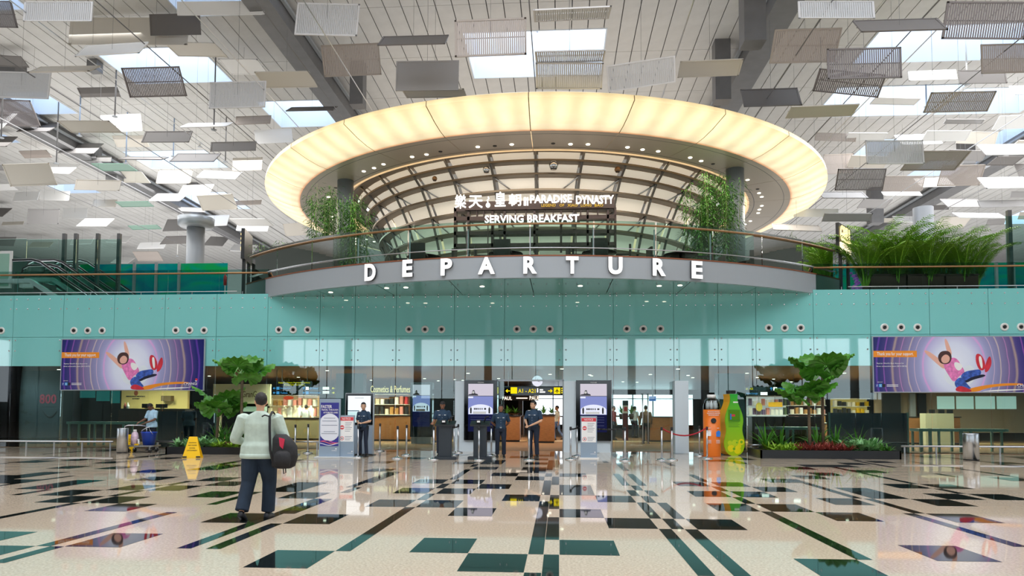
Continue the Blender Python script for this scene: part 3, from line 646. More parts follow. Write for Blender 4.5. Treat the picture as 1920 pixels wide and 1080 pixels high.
for i in range(90):
    a=rr.uniform(0,2*PI); r_=.42*math.sqrt(rr.random()); z=.55+rr.random()*.85; f.ball((r_*math.cos(a),r_*math.sin(a),z),.07,.07,.05,6,4)
stuff(f.build('blossom',mat('violet_petal',(190,120,225),.5,var=.5,scale=4,emit=.15),t)); MB().lathe([(.25,0),(.32,.5),(.28,.5),(.01,.48)],(0,0,0),16).build('pot',M_white,t,True)
c=at(422,535,31); t=thing('fire_extinguisher','red fire extinguisher standing on the upper floor left of the balcony','fire extinguisher',(c.x,31,5.6)); z=c.z-5.6
MB().rings([(0,0,z+q,.07,.07) for q in(0,.42)]+[(0,0,z+.47,.03,.03),(0,0,z+.52,.025,.025)],12).build('cylinder',mat('red_enamel',(170,40,48),.3),t,True); MB().tube([(0,0,.02),(0,0,z)],.03,8).lathe([(.14,0),(.14,.02),(.01,.03)],(0,0,0),14).build('stand',M_steel,t)
# ---------------------------------------------------------------- plants
def leaf(mb,base,dr,L,w,droop=.4,n=4,up=Vector((0,0,1))):   # arching strap leaf with a fold along the middle
    d=Vector(dr).normalized(); s=d.cross(up)
    if s.length<.01: s=Vector((1,0,0))
    s.normalize(); p=Vector(base); vs=[]
    for i in range(n+1):
        t=i/n; q=w*math.sin(PI*(.12+.88*t))**.8 if t<1 else .002
        nrm=s.cross(d); vs+=[p-s*q+nrm*q*.3,p,p+s*q+nrm*q*.3]
        d=(d+Vector((0,0,-droop/n))).normalized(); p=p+d*(L/n)
    fs=[]
    for i in range(n): fs+=[(i*3,i*3+1,i*3+4,i*3+3),(i*3+1,i*3+2,i*3+5,i*3+4)]
    mb.add(vs,fs)
def rosette(rnd,n,L,w,el0,el1,droop):
    mb=MB()
    for i in range(n):
        a=i*2.399+rnd.uniform(-.3,.3); e=R(rnd.uniform(el0,el1)); l=L*rnd.uniform(.7,1.1)
        leaf(mb,(.02*math.cos(a),.02*math.sin(a),rnd.uniform(0,.05)),(math.cos(a)*math.cos(e),math.sin(a)*math.cos(e),math.sin(e)),l,w,droop)
    return mb
def fan_leaf_mesh(name,rad):                  # round pleated palm leaf
    mb=MB(); n=26; vs=[(0,0,0)]
    for i in range(n+1):
        a=R(-150)+R(300)*i/n; k=1 if i%2 else .94; z=.03 if i%2 else -.03
        vs.append((rad*.5*math.sin(a),rad*.5*math.cos(a),z*.5+rad*.03)); vs.append((rad*k*math.sin(a),rad*k*math.cos(a),z-rad*.12))
    fs=[]
    for i in range(n): a=1+2*i; fs+=[(0,a,a+2),(a,a+1,a+3,a+2)]
    return mb.add(vs,fs).mesh(name,M_dgreen)
FAN=[fan_leaf_mesh('leaf',.54),fan_leaf_mesh('leaf',.46)]
def fan_palm(label,x,y,z0,H,lean,n,sc,dark=False,seed=1):
    rd=random.Random(seed); t=thing('fan_palm',label,'palm',(x,y,z0),0)
    top=Vector((lean,0,H)); MB().tube([(0,0,0),(lean*.3,.02,H*.4),(lean*.7,0,H*.75),top],[.06,.05,.045,.05],10).build('trunk',M_trunk,t,True)
    for i in range(n):
        a=i*2.399+rd.uniform(-.3,.3); e=R(rd.uniform(-18,55)); pl=rd.uniform(.3,.62)*sc
        d=Vector((math.cos(a)*math.cos(e),math.sin(a)*math.cos(e),math.sin(e))); end=top+d*pl
        st=MB().tube([top,top+d*pl*.6+Vector((0,0,.03)),end],.012,5).build('stalk',M_dgreen,t)
        lf=link('leaf',FAN[i%2],t); zax=(Vector((0,0,1))*.8-d*.5).normalized(); yax=(d-zax*d.dot(zax)).normalized(); xax=yax.cross(zax)
        lf.matrix_local=Matrix(((xax.x,yax.x,zax.x,end.x),(xax.y,yax.y,zax.y,end.y),(xax.z,yax.z,zax.z,end.z),(0,0,0,1)))@Matrix.Scale(sc*rd.uniform(.85,1.15),4)
    return t
def planter(label,x0,x1,ypix,yf,depth,h):
    a=flo(x0,ypix); b=flo(x1,ypix); t=thing('planter_bed',label,'planter',((a.x+b.x)/2,yf+depth/2,0))
    w=(b.x-a.x)/2; bx=MB(); bx.box(-w,-depth/2,0,w,-depth/2+.05,h).box(-w,depth/2-.05,0,w,depth/2,h).box(-w,-depth/2,0,-w+.05,depth/2,h).box(w-.05,-depth/2,0,w,depth/2,h); bx.build('rim',M_dark,t)
    MB().box(-w+.05,-depth/2+.05,0,w-.05,depth/2-.05,h*.85).build('soil',mat('soil',(58,44,34),.95,var=.3,scale=20),t); return t
rnd=random.Random(11)
KIND={'white':[rosette(rnd,16,.34,.05,20,75,.7).mesh('ground_plant',mat('variegated_leaf',(120,170,110),.5,var=.5,scale=14)) for _ in range(3)],
 'lime':[rosette(rnd,16,.26,.035,20,75,.6).mesh('ground_plant',M_lime) for _ in range(3)],
 'red':[rosette(rnd,18,.34,.03,15,70,.35).mesh('ground_plant',M_red) for _ in range(3)],
 'green':[rosette(rnd,14,.36,.04,25,80,.7).mesh('ground_plant',M_green) for _ in range(3)],
 'dark':[rosette(rnd,22,.75,.028,40,85,.9).mesh('tall_plant',M_dgreen) for _ in range(3)],
 'rust':[rosette(rnd,16,.3,.03,20,75,.5).mesh('ground_plant',mat('rust_leaf',(126,104,56),.5,var=.4,scale=10)) for _ in range(3)]}
def bed(kind,label,group,pts,z,sc=1.0):
    for i,(x,y) in enumerate(pts):
        o=link(KIND[kind][i%3].name.split('.')[0],KIND[kind][i%3]); o.location=(x,y,z); o.rotation_euler=(0,0,rnd.uniform(0,6)); s=sc*rnd.uniform(.85,1.2); o.scale=(s,s,s)
        tag(o,label,'plant',group)
def grid(xa,xb,ya,yb,nx,ny): return [(xa+(xb-xa)*(i+.5)/nx+rnd.uniform(-.06,.06),ya+(yb-ya)*(j+.5)/ny+rnd.uniform(-.05,.05)) for i in range(nx) for j in range(ny)]
pl=planter('long black planter box of leafy plants left, behind the yellow floor sign',313,475,851,23.2,1.7,.24)
bed('white','pale green leafy plant in the left planter, nearest the cleaner','leafy plants in the left planter',grid(-12.9,-11.4,23.35,24.6,6,3),.2,1.1)
bed('green','green leafy plant at the back of the left planter','green plants in the left planter',grid(-11.5,-10.2,24.0,24.7,5,2),.2,1.1)
bed('rust','rust coloured low plant in the middle of the left planter','rust plants in the left planter',grid(-11.3,-10.2,23.6,24.1,4,2),.22)
bed('lime','bright lime low plant along the front of the left planter','lime plants in the left planter',grid(-11.6,-10.1,23.3,23.5,6,1),.2)
bed('dark','tall dark green plant at the back of the left planter, under the fan palms','tall plants in the left planter',[(-12.0,24.7),(-11.5,24.6),(-11.0,24.75),(-10.6,24.6),(-11.7,24.5)],.2,1.25)
pr=planter('long black planter box of red and green plants right, beside the green bottle machine',1433,1687,861,23.35,1.6,.26)
bed('lime','bright lime low plant in the right planter, at its left end','lime plants in the right planter',grid(6.75,7.75,23.45,24.6,5,3),.2)
bed('red','red pointed bromeliad in the middle of the right planter','red bromeliads in the right planter',grid(7.6,9.3,23.45,24.2,8,3),.2)
bed('white','big pale edged rosette plant in the right planter, right of the red ones','pale rosette plants in the right planter',grid(9.2,10.15,23.5,24.4,4,3),.22,1.35)
bed('green','yellow green low plant in the right planter, at its right end','green plants in the right planter',grid(10.1,10.55,23.45,24.4,2,3),.2,.8)
bed('dark','tall dark green shrub at the back of the right planter','tall plants in the right planter',[(6.9,24.7),(7.4,24.75),(8.6,24.7),(9.2,24.75),(9.9,24.7)],.2,1.15)
def zof(px,py,Y): return at(px,py,Y).z
fan_palm('tall fan palm with round pleated leaves in the left planter',at(452,800,23.9).x,23.9,.2,zof(450,702,23.9)-.2,.0,7,1.15,seed=2)
fan_palm('short fan palm with a slanting trunk in the left planter',at(405,815,24.2).x,24.2,.2,zof(410,762,24.2)-.2,.1,9,1.1,seed=4)
fan_palm('tall fan palm with dark trunk in the right planter',at(1543,800,24.4).x,24.4,.2,zof(1543,700,24.4)-.2,.02,8,1.15,seed=6)
fan_palm('thin stemmed short fan palm in the right planter',at(1519,833,24.0).x,24.0,.2,zof(1516,738,24)-.2,-.03,8,1.05,seed=9)
def bamboo(label,x,y,z0,H,n,nl,seed,w=.5,group=None):
    rd=random.Random(seed); t=thing('bamboo',label,'bamboo',(x,y,z0),0,group); lf=MB()
    MB().lathe([(.24,0),(.3,.45),(.26,.45),(.01,.42)],(0,0,0),12).build('pot',M_dwood,t,True)
    for i in range(n):
        bx,by=rd.uniform(-w,w)*.5,rd.uniform(-.3,.3); tx,ty=bx+rd.uniform(-.25,.25),by+rd.uniform(-.2,.2); h=H*rd.uniform(.75,1)
        MB().tube([(bx*.5,by*.5,.4),((bx+tx)/2,(by+ty)/2,h*.5),(tx,ty,h)],[.016,.014,.006],5).build('cane',mat('bamboo_cane',(120,140,70),.5),t)
        for k in range(nl):
            u=.25+.75*rd.random()**.8; p=Vector((bx*.5+(tx-bx*.5)*u,by*.5+(ty-by*.5)*u,.4+(h-.4)*u)); a=rd.uniform(0,2*PI); r_=rd.uniform(.05,.32)
            p+=Vector((math.cos(a)*r_,math.sin(a)*r_,rd.uniform(-.08,.1))); leaf(lf,p,(math.cos(a),math.sin(a),rd.uniform(-.3,.3)),rd.uniform(.13,.22),.018,.7,2)
    stuff(lf.build('leaves',M_green,t)); return t
for k,(px,ytop,Y) in enumerate(((597,345,29.2),(620,352,30),(655,355,28.6),(672,360,29.4))):
    z=zof(px,ytop,Y)-5.9; bamboo('potted bamboo by the left ring column, %s of four'%('leftmost','second from the left','third from the left','rightmost')[k],at(px,440,Y).x,Y,5.9,z,8,210,k,.7,'bamboo left of the restaurant')
for k,(px,ytop,Y) in enumerate(((1305,335,28.4),(1328,325,28.8),(1348,315,28.3),(1366,312,29))):
    z=zof(px,ytop,Y)-5.9; bamboo('potted bamboo by the right ring column, %s of four'%('leftmost','second from the left','third from the left','rightmost')[k],at(px,440,Y).x,Y,5.9,z,8,190,20+k,.8,'bamboo right of the restaurant')
for k,(px,yt,Y) in enumerate(((495,452,29),(520,448,29.5),(545,455,29),(1470,438,29),(1495,434,29.6),(1530,432,29.4),(1548,440,29))):
    bamboo('low bushy pot plant behind the balcony glass, %s'%('leftmost of three at the left end','middle of three at the left end','rightmost of three at the left end','leftmost of four at the right end','second of four at the right end','third of four at the right end','rightmost of four at the right end')[k],at(px,470,Y).x,Y,5.9,zof(px,yt,Y)-5.9,5,70,40+k,.9)
# feathery palms in wooden boxes on the upper floor
def frond_mesh(seed,L):
    rd=random.Random(seed); mb=MB(); pts=[]; p=Vector((0,0,0)); d=Vector((.13,0,1)).normalized()
    for i in range(13): pts.append(p.copy()); p+=d*(L/12); d=(d+Vector((.03+.008*i,0,-.02-.013*i))).normalized()
    mb.tube(pts,[.018-.001*i for i in range(13)],5)
    for i in range(2,13):
        for s in(-1,1):
            for q in (0,.33,.66):
                b=pts[i]+(pts[i]-pts[i-1])*q; t=(pts[i]-pts[i-1]).normalized(); dr=(t*.55+Vector((0,s*.9,.15))).normalized(); leaf(mb,b,dr,.42*(1-abs(i-6)/11),.02,.8,3)
    return mb.mesh('frond',mat('areca_leaf',(138,188,58),.5,var=.35,scale=3))
FR=[frond_mesh(i,L) for i,L in enumerate((2.3,2.0,1.7))]
bxs=[(1632,1700),(1701,1742),(1742,1772),(1773,1836)]
for k,(x0,x1) in enumerate(bxs):
    a,b=at(x0,515,27.6),at(x1,541,27.6); t=thing('planter_box','dark wooden planter box under the feathery palms, %s'%('leftmost of four','second of four','third of four','rightmost of four')[k],'planter',((a.x+b.x)/2,28,5.6),0,'planter boxes on the upper floor')
    MB().box(a.x+.02,27.6,5.6,b.x-.02,28.4,a.z-.02).build('box',mat('brown_timber',(74,48,38),.5,var=.15,scale=5),t,world=True); MB().box(a.x,27.58,a.z-.04,b.x,28.42,a.z+.02).build('rim',M_dwood,t,world=True)
for k,(px,yt) in enumerate(((1622,432),(1650,418),(1682,418),(1712,426),(1740,425),(1772,430),(1805,432),(1828,440))):
    Y=28+.25*(k%2-.5)*2; p=at(px,515,Y); t=thing('feather_palm','feathery green palm in the wooden boxes on the upper floor, %s from the left'%('first','second','third','fourth','fifth','sixth','seventh','eighth')[k],'palm',(p.x,Y,6.2),rnd.uniform(0,6),'palms in the wooden boxes')
    sc=(zof(px,yt,Y)-6.2)/1.95
    for i in range(20):
        o=link('frond',FR[i%3],t); o.rotation_euler=(0,rnd.uniform(-.15,.2),i*2.399+rnd.uniform(-.2,.2)); s=sc*rnd.uniform(.85,1.1); o.scale=(s,s,s); o.location=(.1*math.cos(i*2.4),.1*math.sin(i*2.4),0)
# ---------------------------------------------------------------- wall posters
def swirl_mat():
    m=bpy.data.materials.new('slide_print'); m.use_nodes=True; nt=m.node_tree; b=nt.nodes['Principled BSDF']; N=nt.nodes.new; Lk=nt.links.new
    tc=N('ShaderNodeTexCoord'); sp=N('ShaderNodeSeparateXYZ'); Lk(tc.outputs['Object'],sp.inputs[0])
    def M(op,a,b_=None,c=None):
        n=N('ShaderNodeMath'); n.operation=op
        for i,v in enumerate((a,b_,c)):
            if v is None: continue
            if isinstance(v,(int,float)): n.inputs[i].default_value=v
            else: Lk(v,n.inputs[i])
        return n.outputs[0]
    x=M('ADD',sp.outputs[0],.05); z=M('ADD',sp.outputs[2],.1)
    d=M('SQRT',M('ADD',M('POWER',M('MULTIPLY',x,.95),2),M('POWER',M('MULTIPLY',z,.75),2)))
    nz=N('ShaderNodeTexNoise'); nz.inputs['Scale'].default_value=.9; nz.inputs['Detail'].default_value=3; Lk(tc.outputs['Object'],nz.inputs['Vector'])
    d2=M('ADD',d,M('MULTIPLY_ADD',nz.outputs[0],.12,-.06))
    r=N('ShaderNodeValToRGB'); E=r.color_ramp.elements; Lk(M('DIVIDE',d2,2.9),r.inputs[0])
    E[0].position=0; E[0].color=lin((226,230,240)); E[1].position=1; E[1].color=lin((24,30,92))
    for p,c in((.22,(206,212,232)),(.33,(176,172,212)),(.40,(148,150,190)),(.5,(130,128,168)),(.62,(112,100,142)),(.74,(70,62,124)),(.86,(34,36,104))): q=E.new(p); q.color=lin(c)
    out=r.outputs[0]
    for rad,w,c in((1.02,.05,(236,150,216)),(1.30,.018,(240,200,210)),(1.52,.03,(238,214,190)),(1.78,.02,(224,150,210)),(2.02,.06,(206,180,150)),(2.3,.03,(180,100,200)),(2.55,.05,(120,70,190))):
        k=M('SUBTRACT',1,M('DIVIDE',M('ABSOLUTE',M('SUBTRACT',d2,rad)),w)); k=M('MULTIPLY',M('MAXIMUM',k,0),.55)
        mx=N('ShaderNodeMixRGB'); Lk(k,mx.inputs[0]); Lk(out,mx.inputs[1]); mx.inputs[2].default_value=lin(c); out=mx.outputs[0]
    Lk(out,b.inputs['Base Color']); b.inputs['Roughness'].default_value=.25
    Lk(out,b.inputs['Emission Color']); b.inputs['Emission Strength'].default_value=.12
    return m
M_slide=swirl_mat()
M_sk=mat('print_skin',(232,178,160),.4); M_pink=mat('print_pink',(232,128,190),.4,var=.25,scale=9); M_jean=mat('print_denim',(58,92,180),.4,var=.5,scale=9); M_rsh=mat('print_red',(205,45,62),.4,var=.2,scale=5); M_or=mat('print_orange',(240,146,34),.4); M_hair=mat('print_hair',(72,44,44),.5)
def poster(label,px0,py0,px1,py1):
    Y=WY-.12; a,b=at(px0,py0,Y),at(px1,py1,Y); W_,H_=5.62,a.z-b.z; c=Vector((a.x+W_/2,Y,(a.z+b.z)/2)); t=thing('wall_poster',label,'poster',c)
    MB().box(-W_/2,0,-H_/2,W_/2,.06,H_/2).build('print',M_slide,t)
    fr=MB(); fr.box(-W_/2-.03,.0,-H_/2-.03,-W_/2,.08,H_/2+.03).box(W_/2,0,-H_/2-.03,W_/2+.03,.08,H_/2+.03).box(-W_/2,0,H_/2,W_/2,.08,H_/2+.03).box(-W_/2,0,-H_/2-.03,W_/2,.08,-H_/2); fr.build('frame',M_alu,t)
    S_=5.62/286.; # poster pixels in the photograph -> metres
    def P(pts,name,m,k=1): # polygon given in photo pixels relative to the poster's upper left corner
        if name not in('orange_band','badge','small_print'):
            for _ in range(2): pts=[q for (a,b),(c,d) in zip(pts,pts[1:]+pts[:1]) for q in((a*.75+c*.25,b*.75+d*.25),(a*.25+c*.75,b*.25+d*.75))]
        MB().prismY([(-W_/2+x*S_,H_/2-y*H_/95) for x,y in pts][::-1],-.004*k,-.0005).build(name,m,t)
    P([(0,24),(76,24),(76,35),(0,35)],'orange_band',M_or,1)
    a_=lambda x,y:(-W_/2+x*S_,-.006,H_/2-y*H_/95)
    text('Thank you for your support.',a_(38,30),64*S_,8*S_,M_pw,t,'lettering',.003,.008,0,False)
    text("Skytrax World's Best Airport for",a_(29,46),48*S_,3.2*S_,M_pw,t,'lettering',.003,0,0,False); text('three consecutive years (2013-2015)',a_(31,51),53*S_,3.2*S_,M_pw,t,'lettering',.003,0,0,False)
    text('JOIN US AT',a_(10,78.5),9*S_,2*S_,M_pw,t,'lettering',.003,0,0,False)
    for x,m in((5,mat('print_deepblue',(50,70,160),.4)),(11,mat('print_sky',(70,170,230),.4)),(17,M_pk)): P([(x-2.6,81.5),(x+2.6,81.5),(x+2.6,87),(x-2.6,87)],'badge',m)
    text('f',a_(5,84.4),None,4*S_,M_pw,t,'lettering',.005,0,0,False); text('t',a_(11,84.4),None,4*S_,M_pw,t,'lettering',.005,0,0,False)
    for y in(82.5,85): P([(22,y),(42,y),(42,y+.9),(22,y+.9)],'small_print',M_pw)
    P([(118,63),(150,58),(170,45),(180,70),(160,88),(130,85)],'slide_shine',mat('print_pale',(222,230,240),.4),.6)
    P([(86,24),(95,23),(120,42),(128,52),(122,56),(112,48)],'arm',M_sk); P([(124,3),(129,4),(137,26),(136,33),(129,30)],'arm',M_sk)
    P([(121,50),(124,43),(137,35),(146,38),(152,48),(160,62),(148,68),(139,80),(130,66)],'shirt',M_pink,1.2); P([(140,43),(150,45),(156,52),(148,60),(141,53)],'shirt_print',M_pw,1.6)
    P([(112,34),(117,26),(124,24),(133,25),(137,34),(134,45),(125,48),(115,45)],'head',M_hair,1.4); P([(117,37),(126,29),(134,35),(131,45),(120,46)],'face',M_sk,2)
    P([(150,68),(158,60),(175,57),(186,56),(187,66),(170,69),(156,78)],'trouser_leg',M_jean,1.4); P([(152,77),(156,70),(190,64),(196,68),(172,74),(160,80)],'trouser_shade',mat('print_darkdenim',(24,26,52),.4),1.3); P([(140,76),(152,68),(164,84),(170,90),(150,92),(141,86)],'trouser_leg',M_jean,1.6)
    P([(178,30),(185,29),(192,38),(195,52),(191,58),(184,58),(178,45)],'shoe',M_rsh,2); P([(182,34),(188,33),(190,54),(186,55)],'sole_stripe',M_pw,2.4); P([(196,42),(203,31),(206,46),(199,60),(192,62)],'shoe',M_rsh,1.5); P([(141,89),(150,84),(164,89),(172,95),(143,95)],'shoe',M_rsh,2)
    P([(150,95),(176,86),(220,80),(258,80),(258,83),(215,85),(190,90),(180,95)],'swoosh',M_or,1.1); P([(182,95),(210,91),(262,90),(262,91.5),(205,94)],'swoosh',M_pw,1.2)
    text('CHANGI',a_(261,83.5),26*S_,5.2*S_,M_pw,t,'lettering',.006,.006,0,False); text('airport singapore',a_(257,88),18*S_,2.2*S_,M_pw,t,'lettering',.006,0,0,False)
    P([(270,74),(274,73),(276,77),(271,78)],'emblem',M_rsh,1.4); P([(269,77),(275,78),(272,80)],'emblem',M_pw,1.5)
poster('large wall poster of a sliding child in pink, left side, complete with logo',117,637,403,731)
poster('large wall poster of a sliding child in pink, cut off at the right',1637,632,1923,735)
# ---------------------------------------------------------------- air nozzles on the glass
def nozzle(px,py,label,first=[None]):
    c=at(px,py,WY-.0)
    if first[0] is None:
        t=thing('air_nozzle',label,'air nozzle',c,0,'air nozzles on the teal glass')
        def YL(prof,n): 
            mb=MB().lathe(prof,(0,0,0),n); mb.v=[(v[0],-v[2],v[1]) for v in mb.v]; return mb
        YL([(.142,0),(.142,.025),(.125,.05),(.085,.04),(.075,.015),(.001,.012)],24).build('flange',M_white,t,True)
        YL([(.058,.012),(.056,.06),(.04,.075),(.03,.05),(.001,.045)],16).build('nozzle',M_dark,t,True)
        first[0]=t
    else: dup(first[0],c,0,label)
W3=('left','middle','right')
for where,y,xs in(('at the left photo edge',620,(-53,-25,3)),('above the left half of the left poster',620,(139,165,192)),('above the right half of the left poster',619.5,(330,356,383)),('under the left end of the balcony',618.5,(523,550,577)),('below the letters E and P',617.5,(767,797,828)),('over the entrance',617,(969,1000,1031)),('below the letters U and R',616.5,(1175,1206,1238)),('under the right end of the balcony',615,(1441,1471,1501)),('above the left half of the right poster',614,(1658,1689,1720)),('at the right photo edge',613,(1883,1914,1945))):
    for w,x in zip(W3,xs): nozzle(x,y,'round white air nozzle, %s of the three %s'%(w,where))
# ---------------------------------------------------------------- barriers
def stanchion(px,py,label,first=[None],h=1.0):
    p=flo(px,py)
    if first[0] is None:
        t=thing('barrier_post',label,'barrier post',(p.x,p.y,0),0,'steel barrier posts')
        MB().lathe([(.001,0),(.17,0),(.175,.015),(.15,.035),(.07,.05),(.03,.08),(.001,.08)],(0,0,0),20).build('base',M_chrome,t,True)
        MB().tube([(0,0,.06),(0,0,.92)],.028,12).build('pole',M_steel,t,True); MB().lathe([(.034,.9),(.036,.91),(.036,.99),(.026,1.0),(.001,1.0)],(0,0,0),12).build('head',M_dark,t,True)
        first[0]=t
    else: t=dup(first[0],(p.x,p.y,0),0,label)
    return p
SP=[(553,853,'leftmost of two posts just right of the walking man'),(577,850,'second of two posts just right of the walking man'),(671,858,'in front of the guard by the white display'),(690,853,'behind the guard by the white display'),(712,846,'beside the glass right of the white display'),(745,860,'left one of a pair between white display and podium'),(762,854,'right one of a pair between white display and podium'),(813,862,'in front of the left podium'),(851,854,'just right of the left podium'),(859,849,'beside the glass behind the left podium'),(898,863,'in front of the right podium'),(921,855,'between right podium and the guard with crossed arms'),(992,863,'held by the guard at the entrance'),(1070,862,'left of the right notice stand'),(1082,856,'just behind the post left of the right notice stand'),(1172,864,'alone in front of the glass door handles'),(1241,863,'at the left end of the red rope'),(1260,863,'just right of the left rope post'),(1312,855,'behind the red rope next to the orange machine'),(1326,860,'at the right end of the red rope')]
pos={}
for x,y,l in SP: pos[x]=stanchion(x,y,'steel barrier post, '+l)
def belt(a,b,label,z=.94,m=M_dark,sag=.03,r=.012):
    p,q=pos[a],pos[b]; pts=[p.lerp(q,i/10)+Vector((0,0,z-sag*4*(i/10)*(1-i/10))) for i in range(11)]
    if m is M_dark:
        mb=MB()
        for u,v in zip(pts,pts[1:]):
            n=(v-u).cross(Vector((0,0,1))).normalized()*.004; h=Vector((0,0,.025))
            mb.add([u-n-h,v-n-h,v+n-h,u+n-h,u-n+h,v-n+h,v+n+h,u+n+h],[(0,3,2,1),(4,5,6,7),(0,1,5,4),(1,2,6,5),(2,3,7,6),(3,0,4,7)])
    else: mb=MB().tube(pts,r,8)
    tag(mb.build('barrier_belt' if m is M_dark else 'barrier_rope',m,None,True),label,'barrier belt' if m is M_dark else 'rope')
belt(671,690,'black barrier belt at the guard by the white display'); belt(851,859,'black barrier belt right of the left podium'); belt(1070,1082,'short black barrier belt left of the right notice stand'); belt(1082,1172,'long black barrier belt passing behind the right notice stand'); belt(1241,1326,'red velvet rope hanging in front of the white pillar',.97,mat('red_velvet',(172,24,44),.6),.24,.022)
# low guard rails along the glass
for lab,x0,y0,x1,y1 in(('low steel guard rail along the glass, far left up to the bin',-560,824,212,827.5),('short low steel guard rail behind the blue bucket, left',291,828,400,828),('low steel guard rail along the glass, far right past the bin',1690,836.5,2500,842),('short low steel guard rail behind the right planter',1402,834.5,1440,834.5),('short low steel guard rail behind the barrier posts, left of the first standee',545,828,600,828.5)):
    a=flo(x0,y0,.42); b=flo(x1,y1,.42); Y=25.3; a=at(x0,y0,Y); b=at(x1,y1,Y); z=(a.z+b.z)/2; t=thing('guard_rail',lab,'guard rail',((a.x+b.x)/2,Y,0))
    MB().tube([(a.x,Y,z),(b.x,Y,z)],.032,10).build('rail',M_steel,t,True,True); k=max(2,int((b.x-a.x)/1.02)+1)
    for i in range(k): x=a.x+.1+(b.x-a.x-.2)*i/(k-1); MB().box(x-.02,Y-.02,0,x+.02,Y+.02,z).build('post',M_alu,t,world=True)
# steel bins
for lab,px,py,w,yt in(('tall cylindrical steel bin at the left, beside the cleaning trolley',223,850,20,803),('tall cylindrical steel bin at the right, in front of the guard rail',1829,864,26,813)):
    p=flo(px,py); r=w/2*p.y/FPX; h=at(px,yt,p.y).z; t=thing('steel_bin',lab,'bin',(p.x,p.y+r,0))
    MB().lathe([(r*.98,0),(r*.98,.04)],(0,0,0),28).build('base',M_dark,t,True); MB().lathe([(r,.04),(r,h-.02),(r*.97,h),(r*.75,h),(r*.72,h-.03)],(0,0,0),32).build('drum',M_steel,t,True); MB().lathe([(r*.74,h-.02),(.001,h-.05)],(0,0,0),24).build('mouth',M_dark,t)
# floor signs
M_ysign=mat('yellow_plastic',(246,196,10),.35)
def wet_sign(label,px,py,w,yt,rz):
    p=flo(px,py); h=at(px,yt,p.y).z; hw=w/2*p.y/FPX; t=thing('floor_sign',label,'floor sign',(p.x,p.y+.14,0),rz)
    for s in(-1,1):
        vs=[(-hw,s*.17,0),(hw,s*.17,0),(hw*.42,s*.02,h),(-hw*.42,s*.02,h)]; vs+=[(x,y-s*.015,z) for x,y,z in vs]
        MB().add(vs,[(0,1,2,3),(7,6,5,4),(0,4,5,1),(1,5,6,2),(2,6,7,3),(3,7,4,0)]).build('panel',M_ysign,t)
    MB().box(-hw*.3,-.025,h-.09,hw*.3,.025,h-.03).build('handle_slot',M_dark,t); 
    for s in(-1,1): MB().box(s*hw*.72-.06,-.185,.02,s*hw*.72+.06,-.165,.06).build('foot_cutout',M_dark,t)
    sl=math.atan(.15/h)
    for i,(s,u,ww) in enumerate((('CAUTION',.72,.8),('WET FLOOR',.60,.95),('AWAS',.47,.6),('LANTAI BASAH',.36,1.05))):
        o=text(s,(0,0,0),hw*ww,.035,M_pk,t,'lettering',.003,.003,0,False); o.location=(0,-.17+.15*u-.004,h*u); o.rotation_euler=(-sl,0,0)
wet_sign('yellow plastic wet floor sign standing in front of the left planter',357,859,34,819,.25)
wet_sign('yellow plastic wet floor sign standing half hidden behind the steel bin',238,846,14,815,1.0)
# ---------------------------------------------------------------- standees, totems, podiums
M_grey=mat('standee_grey',(142,160,178),.4); M_ind=mat('print_indigo',(48,48,140),.4); M_oval=mat('print_oval',(226,230,240),.4); M_nred=mat('notice_red',(216,58,70),.4); M_tx=mat('print_grey_text',(90,100,125),.5)
def ell(cx,cz,rx,rz,n=28): return [(cx+rx*math.cos(2*PI*i/n),cz+rz*math.sin(2*PI*i/n)) for i in range(n)]
def clipx(p,x0,x1): return [(min(max(x,x0),x1),z) for x,z in p]
p=flo(617.5,858); w,h=.66,1.83
t=thing('information_standee','tall indigo information standee headed FASTER, left of the notice stand','standee',(p.x,p.y,0))
MB().bev(-.42,-.25,0,.42,.25,.035,.03).build('base',M_white,t); MB().box(-w/2,-.03,.035,w/2,.03,h).build('board',M_grey,t)
MB().box(-.29,-.036,.36,.29,-.03,h-.12).build('print',M_ind,t); MB().prismY(clipx(ell(0,.94,.36,.43),-.29,.29),-.04,-.036).build('oval',M_oval,t)
text('FASTER',(-.1,-.04,1.585),.34,.1,M_pw,t,'lettering',.004,.012,0,False); text('TRAVEL THROUGH',(.0,-.04,1.485),.53,.05,M_pw,t,'lettering',.004,.01,0,False); text('AUTOMATED LANES',(.03,-.04,1.4),.46,.05,M_pw,t,'lettering',.004,.01,0,False)
for z,ww,m in((1.22,.36,M_tx),(1.13,.46,M_tx),(1.0,.5,M_tx),(.8,.36,M_tx),(.74,.5,M_tx)): MB().box(-ww/2,-.043,z,ww/2,-.04,z+.014).build('text_line',m,t)
for k,(z,m) in enumerate(((.5,mat('print_magenta',(214,80,170),.4)),(.47,mat('print_coral',(240,120,110),.4)),(.42,M_oval))):
    MB().prismY([(-.29+.58*i/10,z+.035*math.sin(i*.55+k)+.008) for i in range(11)]+[(-.29+.58*i/10,z+.035*math.sin(i*.55+k)-.012) for i in range(10,-1,-1)],-.04,-.036).build('swoosh',m,t)
text('CHANGI',(.16,-.034,.22),.16,.03,M_pw,t,'lettering',.004,.004,0,False); MB().box(.19,-.034,.26,.24,-.03,.29).build('emblem',M_pw,t)
